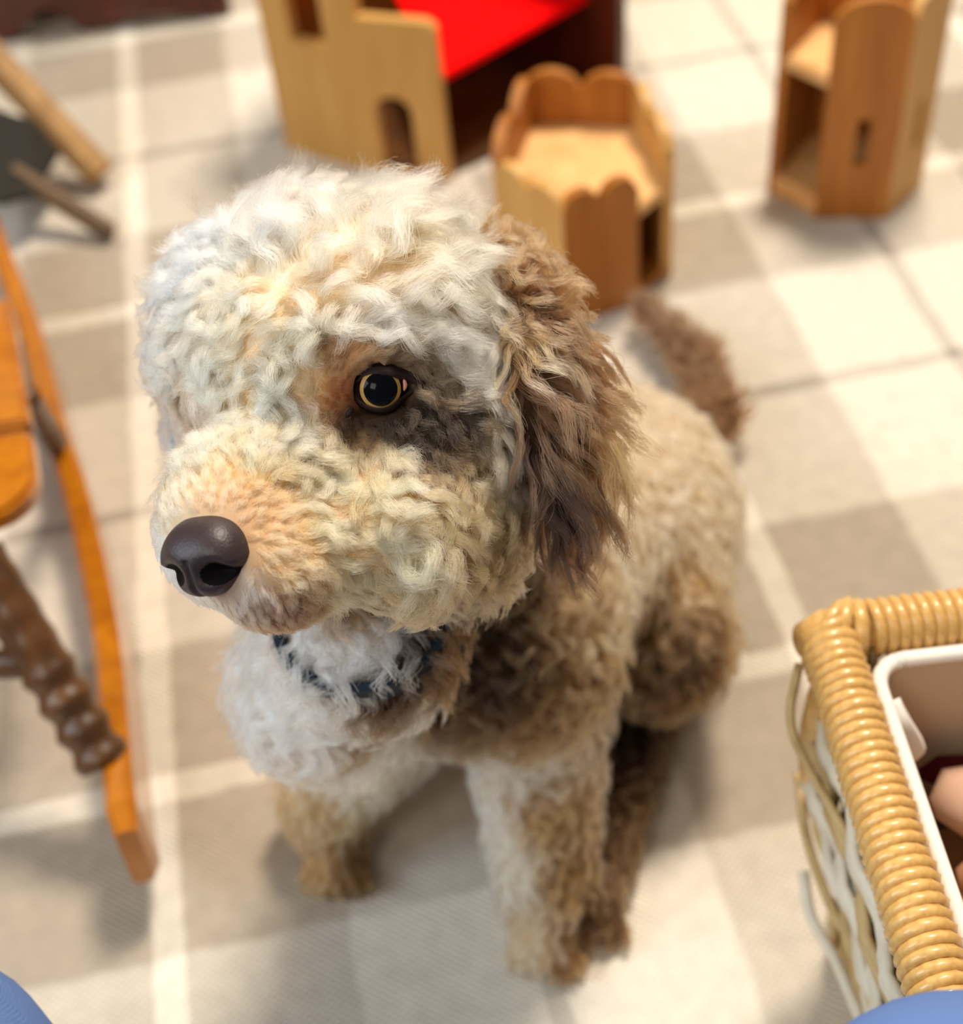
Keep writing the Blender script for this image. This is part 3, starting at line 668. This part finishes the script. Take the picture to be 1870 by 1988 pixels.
# px, py, colour, length, lift, amp, turns, spacing, flow dx, dy
A_HEAD = [
    (500, 400, IVORY, 29.1, 0.496, 4.2, 1.53, 6.6, -.4, -1), (640, 380, IVORY, 33.6, 0.496, 4.8, 1.53, 7.2, .1, -1), (780, 400, IVORY, 33.6, 0.48, 4.8, 1.53, 7.2, .5, -1), (880, 430, CREAM, 31.4, 0.48, 4.6, 1.53, 7.2, 1, -.6),
    (560, 500, IVORY, 29.1, 0.44, 4.6, 1.65, 6.6, -.2, -.6), (700, 500, CREAM, 33.6, 0.4, 5, 1.65, 7.2, .2, -.3), (830, 530, CREAM, 31.4, 0.384, 4.6, 1.65, 7.2, .8, .3),
    (400, 520, WHITE, 22.4, 0.44, 3.2, 1.53, 5.4, -.9, -.6), (330, 580, WHITE, 22.4, 0.44, 3.2, 1.53, 5.4, -1, -.2), (320, 700, IVORY, 15, 0.45, 2.4, 1.2, 4.48, -1, 0),
    (480, 600, CREAM, 16, 0.405, 2.8, 1.4, 4.48, -.3, .2), (580, 620, CREAM, 16, 0.405, 3, 1.5, 4.7, .2, .3), (700, 610, IVORY, 22.4, 0.36, 3.4, 1.77, 5.52, .6, .3), (800, 630, IVORY, 26.9, 0.336, 3.6, 1.65, 6, .8, .35),
    (900, 600, IVORY, 33.6, 0.336, 3.8, 1.65, 6, .9, .4), (960, 560, TAN_, 31.4, 0.4, 3.6, 1.65, 6, 1, .2),
    (430, 720, CREAM, 15.9, 0.302, 2.7, 1.3, 4.25, -.4, .3), (540, 720, CREAM, 15.9, 0.302, 2.97, 1.4, 4.25, 0, .3), (610, 740, APRI, 8.05, 0.245, 1.2, 1.1, 2.8, -.1, -.3), (655, 700, (160, 121, 85), 6.32, 0.224, 0.8, 0.8, 2.4, .2, -1), (700, 690, (206, 160, 116), 6.9, 0.245, 0.8, 0.9, 2.4, .5, -.8), (665, 760, RUST, 4.14, 0.175, 0.3, 0.5, 2.2, -.6, -.2), (690, 815, (52, 33, 24), 4.6, 0.21, 0.4, 0.6, 2.2, -.2, 1),
    (780, 690, (115, 94, 69), 9.2, 0.21, 1.4, 1, 2.6, 1, .2), (830, 740, (84, 66, 46), 14.5, 0.216, 2.16, 1.1, 3.75, 1, .5), (880, 690, IVORY, 29.1, 0.336, 3.4, 1.53, 5.52, .8, .7), (930, 720, IVORY, 31.4, 0.32, 3.4, 1.53, 5.52, .7, .8), (960, 650, CREAM, 31.4, 0.36, 3.6, 1.65, 6, .9, .4),
    (750, 830, (39, 27, 18), 5.75, 0.175, 0.6, 0.8, 2.4, .3, 1), (810, 820, (34, 23, 15), 9.2, 0.196, 1.2, 1, 2.8, .6, 1), (860, 850, (44, 30, 19), 11, .24, 1.8, 1.1, 3.2, .6, .9), (860, 800, (31, 22, 13), 15.9, 0.216, 2.43, 1.2, 3.75, .8, .8), (910, 790, (39, 29, 19), 18, 0.342, 2.6, 1.3, 4.48, .6, .9), (950, 830, (226, 206, 176), 24.6, 0.32, 2.8, 1.42, 5.04, .5, .9), (800, 880, (46, 33, 22), 14.5, 0.216, 2.43, 1.1, 3.75, .6, .8),
    (360, 790, (196, 172, 150), 6.9, 0.21, 0.8, 0.9, 2.6, -.3, .6), (400, 770, (186, 160, 140), 5.75, 0.21, 0.7, 0.8, 2.4, 0, 1), (310, 830, WHITE, 15.9, 0.324, 2.43, 1.2, 4.25, -1, .3), (470, 800, CREAM, 13, 0.288, 2.43, 1.3, 3.75, 0, .2), (560, 810, CREAM, 13, 0.302, 2.7, 1.5, 3.75, .3, .3), (620, 860, APRI, 15.9, 0.302, 2.97, 1.5, 4, .5, .6),
    (400, 890, CREAM, 13, 0.259, 2.16, 1.2, 3.75, -.5, -.5), (310, 940, WHITE, 18.8, 0.259, 2.43, 1.1, 4.47, -.8, .5), (480, 900, APRI, 13, 0.259, 2.16, 1.2, 3.75, .3, -.8), (560, 930, APRI, 14.5, 0.259, 2.43, 1.3, 3.75, .8, -.6), (650, 950, APRI, 17.4, 0.246, 2.97, 1.3, 4.47, 1, .1), (740, 960, APRI, 14, 0.36, 2.6, 1.4, 4.03, 1, .4), (720, 880, (222, 192, 150), 17.4, 0.259, 3.24, 1.4, 4.76, .8, .4),
    (420, 980, (232, 190, 150), 5.17, 0.196, 0.5, 0.6, 2.2, 0, -1), (350, 990, CREAM, 5.75, 0.21, 0.6, 0.8, 2.4, -.6, -.7), (500, 1000, (222, 176, 132), 5.75, 0.196, 0.6, 0.7, 2.2, .8, -.8), (300, 1040, IVORY, 8.05, 0.238, 0.9, 0.9, 2.6, -.6, .5), (540, 1060, (226, 184, 136), 6.9, 0.196, 0.8, 0.8, 2.4, 1, .1), (600, 1030, APRI, 13, 0.245, 1.89, 1, 3.5, 1, .1), (690, 1050, APRI, 17.4, 0.233, 2.43, 1.2, 4.47, 1, .3), (780, 1060, (230, 202, 158), 18.8, 0.259, 2.97, 1.3, 4.76, .9, .7),
    (840, 960, (189, 161, 120), 15, 0.378, 2.8, 1.4, 4.48, .7, .8), (880, 880, (175, 146, 104), 16, 0.378, 2.8, 1.4, 4.48, .6, .9), (920, 940, (177, 149, 106), 17, 0.378, 3, 1.4, 4.7, .6, 1), (870, 1050, (177, 149, 104), 17, 0.378, 3, 1.4, 4.7, .4, 1), (800, 1130, (177, 147, 106), 16, 0.378, 3, 1.4, 4.7, .2, 1), (930, 1040, (133, 109, 75), 17, 0.378, 3, 1.4, 4.7, .4, 1),
    (330, 1110, WHITE, 5.75, 0.21, 0.4, 0.6, 2.4, -.2, .8), (380, 1160, IVORY, 5.75, 0.196, 0.4, 0.6, 2.3, .2, 1), (560, 1110, (216, 176, 130), 8.05, 0.21, 0.9, 0.9, 2.6, .8, .6), (650, 1120, (224, 188, 140), 13, 0.23, 1.62, 1, 3.5, .8, .7), (480, 1150, (186, 166, 150), 5.17, 0.182, 0.3, 0.5, 2.2, .4, 1), (540, 1180, (150, 116, 94), 5.17, 0.182, 0.4, 0.6, 2.2, .5, 1), (610, 1170, (125, 95, 68), 8.05, 0.21, 0.8, 0.8, 2.6, .7, .9), (530, 1220, (138, 98, 70), 5.75, 0.21, 0.4, 0.6, 2.2, .5, 1), (440, 1195, (206, 184, 168), 5.75, 0.196, 0.4, 0.6, 2.3, .3, 1), (680, 1170, (155, 119, 85), 14.5, 0.245, 1.89, 1, 3.75, .7, .8),
]
A_BODY = [  # neck, shoulder and hind-leg browns darkened, their shade is in the colour
    (720, 1240, WHITE, 20, 0.6, 3.6, 1.5, 6, -.1, 1), (600, 1270, WHITE, 18, 0.55, 3.4, 1.4, 6.5, -.5, 1), (460, 1290, WHITE, 20, 0.6, 3.6, 1.3, 7, -1, .6), (540, 1370, WHITE, 18, 0.55, 3.4, 1.4, 7, -.5, 1), (640, 1430, WHITE, 18, 0.55, 3.6, 1.4, 7, -.1, 1), (740, 1450, WHITE, 18, 0.55, 3.6, 1.4, 7, .1, 1), (900, 1490, (226, 220, 208), 18, 0.55, 3.6, 1.4, 7, .1, 1), (990, 1480, (226, 218, 204), 18, 0.55, 3.6, 1.4, 7, .2, 1),
    (870, 1290, (84, 58, 34), 16, .42, 3, 1.3, 6.5, 0, 1), (905, 1190, (104, 76, 46), 16, .45, 3, 1.3, 6.5, .1, 1), (850, 1350, (96, 70, 46), 16, .42, 3, 1.3, 6.5, 0, 1), (870, 1240, (84, 58, 36), 15, .4, 3, 1.3, 6, 0, 1), (840, 1220, (59, 42, 26), 18, 0.5, 3.2, 1.3, 6.5, .2, 1), (800, 1300, (55, 39, 25), 16, 0.45, 3, 1.3, 7, 0, 1), (760, 1370, (76, 56, 38), 16, 0.45, 3, 1.3, 7, 0, 1), (880, 1370, (71, 51, 31), 17, 0.5, 3.2, 1.3, 7, .1, 1), (980, 1300, (45, 32, 20), 18, 0.5, 3.2, 1.3, 7, .1, 1), (950, 1200, (59, 43, 26), 18, 0.5, 3.2, 1.3, 7, .2, 1), (1060, 1280, (103, 78, 50), 18, 0.5, 3.4, 1.3, 7.5, .2, 1), (1050, 1400, (106, 81, 53), 18, 0.5, 3.4, 1.3, 7.5, .2, 1), (1120, 1200, (184, 152, 110), 18, 0.5, 3.4, 1.3, 8, .5, .7), (1140, 1330, (124, 99, 68), 18, 0.5, 3.4, 1.3, 8, .3, 1),
    (1180, 1000, (222, 196, 160), 16, 0.45, 3, 1.2, 8, .6, .5), (1280, 900, (224, 198, 164), 16, 0.45, 3, 1.2, 8.5, .7, .3), (1250, 1050, (218, 190, 150), 16, 0.45, 3, 1.2, 8.5, .7, .6), (1350, 1000, (216, 190, 152), 16, 0.45, 3, 1.2, 8.5, .8, .6), (1200, 760, (220, 194, 160), 16, 0.45, 3, 1.2, 8.5, .6, 0), (1330, 1130, (178, 144, 100), 17, 0.45, 3, 1.2, 8.5, .6, 1), (1270, 1200, (111, 85, 56), 17, 0.45, 3, 1.2, 8, .3, 1), (1380, 1200, (108, 81, 51), 17, 0.45, 3, 1.2, 8, .4, 1), (1340, 1300, (72, 51, 30), 16, 0.4, 2.8, 1.2, 8, 0, 1), (1280, 1430, (46, 30, 15), 14, 0.4, 2.6, 1.2, 7.5, -.2, 1), (1210, 1600, (85, 60, 34), 12, 0.38, 2.2, 1.2, 7, -.2, 1), (1150, 1780, (100, 72, 42), 11, 0.4, 2, 1.2, 6.5, -.2, 1),
    (950, 1580, (236, 228, 212), 13, 0.42, 2.4, 1.2, 6.5, -.1, 1), (1060, 1570, (168, 132, 86), 14, 0.42, 2.4, 1.2, 6.5, .2, 1), (1000, 1700, (228, 216, 196), 12, 0.4, 2.2, 1.2, 6.5, -.1, 1), (1090, 1700, (150, 114, 70), 12, 0.4, 2.2, 1.2, 6.5, .2, 1), (1040, 1840, (220, 194, 158), 9, 0.38, 1.6, 1.1, 6, 0, 1), (1110, 1850, (146, 106, 64), 9, 0.38, 1.6, 1.1, 6, .1, 1),
    (700, 1520, (226, 214, 186), 14, 0.42, 2.4, 1.2, 6.5, -.2, 1), (640, 1600, (196, 164, 118), 12, 0.4, 2.2, 1.2, 6.5, -.3, 1), (740, 1590, (130, 98, 60), 12, 0.4, 2.2, 1.2, 6.5, 0, 1), (620, 1690, (176, 138, 92), 9, 0.38, 1.6, 1.1, 6, -.1, 1), (690, 1680, (128, 94, 58), 9, 0.38, 1.6, 1.1, 6, 0, 1),
    (1400, 850, (87, 59, 34), 15, 0.5, 3, 1.2, 8, .3, .3), (1320, 740, (93, 71, 53), 16, 0.5, 3, 1.2, 8, 0, -1), (1300, 660, (110, 82, 58), 15, .5, 3, 1.2, 8, -.3, -1), (1355, 725, (104, 74, 48), 15, .5, 3, 1.2, 8, 0, -1), (1405, 795, (100, 68, 40), 15, .5, 3, 1.2, 8, .3, -1), (1432, 850, (100, 68, 40), 14, .5, 3, 1.2, 8, .3, 0), (1260, 660, (96, 74, 54), 16, 0.5, 3, 1.2, 8, -.3, -1),
]
coat = Coat(DV, DF, A_HEAD + A_BODY, .6)
paint(dog, DV, coat)
NC = hw(0, .0745, -.0115)
def skip_face(Q):
    return (np.linalg.norm(Q - EYE_L, axis=1) < .0112) | (np.linalg.norm((Q - NC) @ HM.T / np.array([.0170, .0145, .0145]), axis=1) < 1)
_b = BVHTree.FromPolygons([tuple(p) for p in DV], [tuple(map(int, q)) for q in DF]); _r = ray(700, 1330); _h = np.array(_b.ray_cast(Vector(CP), Vector(_r / np.linalg.norm(_r)))[0])
cax = np.array([.0, -.30, .95]); cax /= np.linalg.norm(cax); e1, e2 = frame_of(cax)
tow = CP - _h; tow -= cax * (tow @ cax); tow /= np.linalg.norm(tow); rad_c = .037; cc = _h + RC * .006 + tow * .0035 - tow * rad_c
def skip_collar(Q):
    h = (Q - cc) @ cax; r = np.linalg.norm((Q - cc) - h[:, None] * cax, axis=1); fr = ((Q - cc) @ tow) > rad_c * .84
    return fr & (h > -.012) & (h < .021) & (np.abs(r - rad_c) < .02)
def is_head(Q):
    q = (Q - E0) @ HM.T; return (q[:, 1] > -.115) & (q[:, 2] > -.062) & (np.linalg.norm(q, axis=1) < .135) & ((Q - NECK_B) @ (NECK_T - NECK_B) > .55 * ((NECK_T - NECK_B) @ (NECK_T - NECK_B)))
FURN = (56, 34, 60)
SHORT, LONG = .0125, .0125
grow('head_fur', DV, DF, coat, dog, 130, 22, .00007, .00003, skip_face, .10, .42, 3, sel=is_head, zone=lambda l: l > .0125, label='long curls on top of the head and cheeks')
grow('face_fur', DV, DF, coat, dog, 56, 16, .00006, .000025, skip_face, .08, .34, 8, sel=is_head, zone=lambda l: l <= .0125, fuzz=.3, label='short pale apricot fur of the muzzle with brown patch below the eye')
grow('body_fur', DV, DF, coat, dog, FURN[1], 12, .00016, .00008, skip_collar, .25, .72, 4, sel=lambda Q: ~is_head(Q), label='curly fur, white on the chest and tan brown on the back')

# ---- ears
def ear(path_px, widths, nrm_sign, name='ear'):
    P = np.array([at(*q) for q in path_px]); P = bez(P, 16); wd = np.interp(np.linspace(0, 1, 16), np.linspace(0, 1, len(widths)), widths)
    return P, wd
def build_ear(P, wd, out):
    v, f = [], []; n = len(P); seg = 20; tg = np.gradient(P, axis=0)
    for i in range(n):
        tt = tg[i] / np.linalg.norm(tg[i]); o_ = out - tt * (out @ tt); o_ /= np.linalg.norm(o_); sd = np.cross(tt, o_); k = wd[i]
        for q in range(seg):
            a = 2 * math.pi * q / seg; v.append(P[i] + sd * k * math.cos(a) + o_ * (.0065 * math.sin(a) * min(1, k / .006) + .004 * math.cos(a) ** 2))
    F = [(i * seg + q, i * seg + (q + 1) % seg, (i + 1) * seg + (q + 1) % seg, (i + 1) * seg + q) for i in range(n - 1) for q in range(seg)]
    c0 = len(v); v.append(P[0]); v.append(P[-1])
    F += [(c0, (q + 1) % seg, q, c0) for q in range(seg)] + [(c0 + 1, (n - 1) * seg + q, (n - 1) * seg + (q + 1) % seg, c0 + 1) for q in range(seg)]
    V = np.array(v); F = np.array(F); V_, F4 = V, F
    T = np.concatenate([F4[:n * seg - seg][:, [0, 1, 2]], F4[:n * seg - seg][:, [0, 2, 3]], F4[n * seg - seg:][:, :3]])
    c = V.mean(0); nr = np.cross(V[T[:, 1]] - V[T[:, 0]], V[T[:, 2]] - V[T[:, 0]])
    if (nr * (V[T].mean(1) - c)).sum() < 0: T = T[:, ::-1]
    return V, T
EBR, EMID, EDK, EGOLD = (116, 85, 56), (90, 64, 42), (58, 40, 30), (150, 118, 76)  # ear browns with its highlights and shadows painted into them
A_EAR = [(985, 500, (144, 110, 76), 16, .62, 3.4, 1.4, 4.6, .5, -.8), (1040, 540, EBR, 16, .6, 3.2, 1.4, 4.6, 1, -.2), (1040, 620, EMID, 22, .45, 3.0, 1.2, 4.6, .7, .7), (1000, 640, (190, 160, 122), 24, .42, 3.0, 1.2, 4.6, .6, .8), (1120, 720, EBR, 28, .38, 3, 1.1, 5, .8, .8), (1050, 760, EMID, 32, .32, 3, 1.1, 5, .5, 1), (1010, 850, (68, 48, 34), 32, .3, 2.6, 1, 5, .15, 1),
         (1160, 840, EGOLD, 32, .34, 3, 1.1, 5, .6, 1), (1090, 880, (56, 39, 29), 36, .28, 2.8, 1, 5, .3, 1), (1030, 970, (51, 37, 29), 32, .26, 2.4, 1, 5, .1, 1), (1170, 960, (106, 78, 54), 30, .32, 3, 1.1, 5, .4, 1), (1110, 1010, EDK, 28, .3, 2.6, 1, 5, .2, 1), (1150, 1050, (84, 58, 42), 24, .34, 2.8, 1.1, 5, .3, 1)]
PE, WE = ear([(955, 490, .548), (1030, 620, .530), (1075, 790, .522), (1095, 930, .522), (1105, 1040, .524)], [.006, .0125, .017, .017, .0105, .003], 1)
EV, EF = build_ear(PE, WE, lv * .8 + mv * .45 + uv * .2)
ear_l = np_mesh('ear', EV, EF, dog, M_SKIN); ear_l['label'] = 'long brown hanging ear with wavy hair'
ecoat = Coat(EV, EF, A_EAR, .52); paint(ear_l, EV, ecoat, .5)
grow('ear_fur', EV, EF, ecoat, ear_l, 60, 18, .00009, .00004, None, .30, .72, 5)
PE2, WE2 = ear([(470, 540, .60), (400, 640, .60), (372, 760, .605), (362, 860, .61)], [.006, .0125, .016, .015, .004], -1)
EV2, EF2 = build_ear(PE2, WE2, -lv * .8 + mv * .3 + uv * .2)
A_EAR2 = [(320, 860, (196, 196, 200), 14, .35, 2.4, 1, 6, -.2, 1), (330, 700, (200, 190, 180), 14, .4, 2.6, 1.2, 6, -.4, 1)]
ear_r = np_mesh('ear', EV2, EF2, dog, M_SKIN); ear_r['label'] = 'far ear mostly hidden behind the cheek'
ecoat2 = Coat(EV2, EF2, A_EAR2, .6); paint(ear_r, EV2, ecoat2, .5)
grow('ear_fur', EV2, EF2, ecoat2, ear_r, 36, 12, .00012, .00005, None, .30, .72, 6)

# ---- eyes: ball, iris ring, pupil, dark lid
M_EYE = mat('eyeball', lin(22, 14, 10), .15, .15, coat=0.); M_IRIS = mat('golden_iris', lin(160, 126, 66), .25, .15, coat=0.); M_PUP = mat('pupil', lin(6, 8, 12), .12, .10, coat=0.)
M_LID = mat('eyelid_skin', lin(34, 20, 16), .65, .2); M_NOSE = mat('nose_leather', lin(50, 36, 38), .45, .45)
def cap_ring(c, ax, r, a0, a1, name, parent, m, rings=5, seg=40):
    e1, e2 = frame_of(ax); v = []; f = []
    for i in range(rings + 1):
        a = a0 + (a1 - a0) * i / rings
        for k in range(seg):
            b = 2 * math.pi * k / seg; v.append(c + r * (math.cos(a) * ax + math.sin(a) * (math.cos(b) * e1 + math.sin(b) * e2)))
    for i in range(rings):
        for k in range(seg): f.append((i * seg + k, i * seg + (k + 1) % seg, (i + 1) * seg + (k + 1) % seg, (i + 1) * seg + k))
    return mesh(name, v, f, parent, m, True)
def make_eye(c, ax, iris=True, r=.0098):
    v = []; f = []; e1, e2 = frame_of(ax)
    for i in range(13):
        a = math.pi * i / 12
        for k in range(28): b = 2 * math.pi * k / 28; v.append(c + r * (math.cos(a) * ax + math.sin(a) * (math.cos(b) * e1 + math.sin(b) * e2)))
    f = [(i * 28 + k, i * 28 + (k + 1) % 28, (i + 1) * 28 + (k + 1) % 28, (i + 1) * 28 + k) for i in range(12) for k in range(28)]
    ball = mesh('eye', v, f, dog, M_EYE, True)
    cap_ring(c, ax, r + .00006, math.radians(36), math.radians(47), 'iris', ball, M_IRIS)
    cap_ring(c, ax, r + .00012, math.radians(0.5), math.radians(37), 'pupil', ball, M_PUP, rings=8)
    return ball
vL = CP - EYE_L; vL /= np.linalg.norm(vL)
EC = EYE_L - vL * .0004
ax = vL + UC * -.085 + RC * .045; ax /= np.linalg.norm(ax)
eye = make_eye(EC, ax)
# lid: band following an almond opening around the ball
eo, e_up = RC, UC
v = []; f = []; n = 48
for k in range(n):
    b = 2 * math.pi * k / n; cx, sx = math.cos(b), math.sin(b)
    ox, oy = .0079 * cx + (.0015 * max(0, cx) ** 6) + .0030 * max(0, cx) ** 14 - .0012 * max(0, -cx) ** 6, .0074 * sx * (1 if sx < 0 else .60) - .0010 * max(0, -cx) ** 4 + .0006 * max(0, cx) ** 4
    tp_ = max(0, sx) ** .5
    for (g_, lift_) in ((.98, .0002), (1.06 + .10 * tp_, .0008 + .0003 * tp_), (1.13 + .35 * tp_, .0007 + .0005 * tp_), (1.22 + .65 * tp_, -.0012 + .0014 * tp_)):
        x, y = ox * g_, oy * g_; rr_ = math.hypot(x, y); z = math.sqrt(max(.0098 ** 2 - rr_ ** 2, .0018 ** 2)) + lift_
        v.append(EC + eo * x + e_up * y + vL * z)
for k in range(n):
    for q in range(3): f.append((k * 4 + q, ((k + 1) % n) * 4 + q, ((k + 1) % n) * 4 + q + 1, k * 4 + q + 1))
sub(mesh('eyelid', v, f, None, M_LID, True), eye)
M_PINK = mat('pink_eye_corner', lin(190, 120, 110), .3, .5)
v, f = tube_vf(bez([EC + eo * .0085 + e_up * .0028 + vL * .0058, EC + eo * .0090 + e_up * .0008 + vL * .0052, EC + eo * .0086 - e_up * .0012 + vL * .0055], 8), [.0002, .0006, .0007, .0008, .0008, .0007, .0005, .0002], 8)
sub(mesh('eye_corner', v, f, None, M_PINK, True), eye)
v, f = tube_vf(bez([at(686, 792, .4945), at(678, 802, .4940), at(672, 812, .4945)], 8), [.0003, .0007, .0010, .0011, .0011, .0009, .0006, .0002], 8)
sub(mesh('tear_duct', v, f, None, M_LID, True), eye)
axr = mv * .8 - lv * .5 + uv * .1; axr /= np.linalg.norm(axr)
make_eye(EYE_R - axr * .009, axr, r=.0092)

# ---- nose leather
def nose_pt(a, b):            # a: 0 front .. pi back, b: around; local axes lv (side), mv (front), uv (up)
    x, z, y = math.sin(a) * math.cos(b), math.sin(a) * math.sin(b), math.cos(a)
    ex = lambda q, p: math.copysign(abs(q) ** p, q)
    X, Y, Z = ex(x, .8) * .0166, ex(y, .9) * .0120, ex(z, .85) * .0134
    if Z < 0: X *= 1 + Z / .0138 * .34                 # narrows to the lip
    if Z > 0: Y -= .25 * Z; X *= 1 - .12 * Z / .0138
    for s in (-1, 1):                                   # nostrils with a side slit
        d = math.hypot((X - s * .0082) / .0052, (Z + .0026) / .0042); Y -= .0068 * math.exp(-d * d * 1.1) * (1 if y > -.2 else 0)
        d2 = math.hypot((X - s * .0122) / .0042, (Z + .0040) / .0018); Y -= .0022 * math.exp(-d2 * d2) * (1 if y > -.2 else 0)
    Y -= .0016 * math.exp(-(X / .0011) ** 2) * (1 if Z < .003 and y > 0 else 0)       # philtrum
    return X, Y, Z
NM, NU = mv * math.cos(.36) + uv * math.sin(.36), uv * math.cos(.36) - mv * math.sin(.36)
NF = np.array([lv, NM, NU])
v = []; f = []; na, nb = 84, 150
for i in range(na + 1):
    for k in range(nb): X, Y, Z = nose_pt(math.pi * (i + .02) / (na + .04), 2 * math.pi * k / nb); v.append(NC + lv * X + NM * (Y + .0012) + NU * (Z + .0008))
f = [(i * nb + k, i * nb + (k + 1) % nb, (i + 1) * nb + (k + 1) % nb, (i + 1) * nb + k) for i in range(na) for k in range(nb)]
nose = mesh('nose', v, f, dog, M_NOSE, True)
M_NOSTRIL = mat('nostril', lin(10, 6, 7), .7, .1); nose.data.materials.append(M_NOSTRIL)  # shade inside the nostrils painted on as near-black
for p_ in nose.data.polygons:
    q_ = NF @ (np.array(p_.center) - NC); X, Z = q_[0], q_[2] - .0008
    if q_[1] > -.004 and any(min(math.hypot((X - s * .0086) / .0066, (Z + .0034) / .0052), math.hypot((X - s * .0118) / .0046, (Z + .0040) / .0017)) < .80 for s in (-1, 1)): p_.material_index = 1; nose['label'] = 'dark brown leathery nose'
m = M_NOSE; tc = N(m, 'ShaderNodeTexCoord'); vo = N(m, 'ShaderNodeTexVoronoi'); vo.inputs['Scale'].default_value = 900; m.node_tree.links.new(tc.outputs['Object'], vo.inputs['Vector'])
bp = N(m, 'ShaderNodeBump'); bp.inputs['Strength'].default_value = .2; bp.inputs['Distance'].default_value = .0004; m.node_tree.links.new(vo.outputs['Distance'], bp.inputs['Height']); m.node_tree.links.new(bp.outputs[0], m.node_tree.nodes['Principled BSDF'].inputs['Normal'])

# ---- collar
M_COLLAR = mat('teal_webbing', lin(8, 30, 46), .6, .3)
v = []; f = []; n = 56; crad = []
for k in range(n):
    b = 2 * math.pi * k / n; d = math.cos(b) * e1 + math.sin(b) * e2; h_ = _b.ray_cast(Vector(cc + d * .12), Vector(-d)); crad.append(min(.055, np.linalg.norm(np.array(h_[0]) - cc)) if h_[0] is not None else .04)
crad = np.array(crad); crad = sum(np.roll(crad, q) for q in (-2, -1, 0, 1, 2)) / 5
for k in range(n):
    b = 2 * math.pi * k / n; d = math.cos(b) * e1 + math.sin(b) * e2
    for r_, h_ in ((.001, -.0072), (.0050, -.0072), (.0050, .0072), (.001, .0072)): v.append(cc + d * (crad[k] + r_) + cax * h_)
for k in range(n):
    for q in range(4): f.append((k * 4 + q, ((k + 1) % n) * 4 + q, ((k + 1) % n) * 4 + (q + 1) % 4, k * 4 + (q + 1) % 4))
o = mesh('collar', v, f, dog, M_COLLAR); o['label'] = 'dark teal webbing collar'
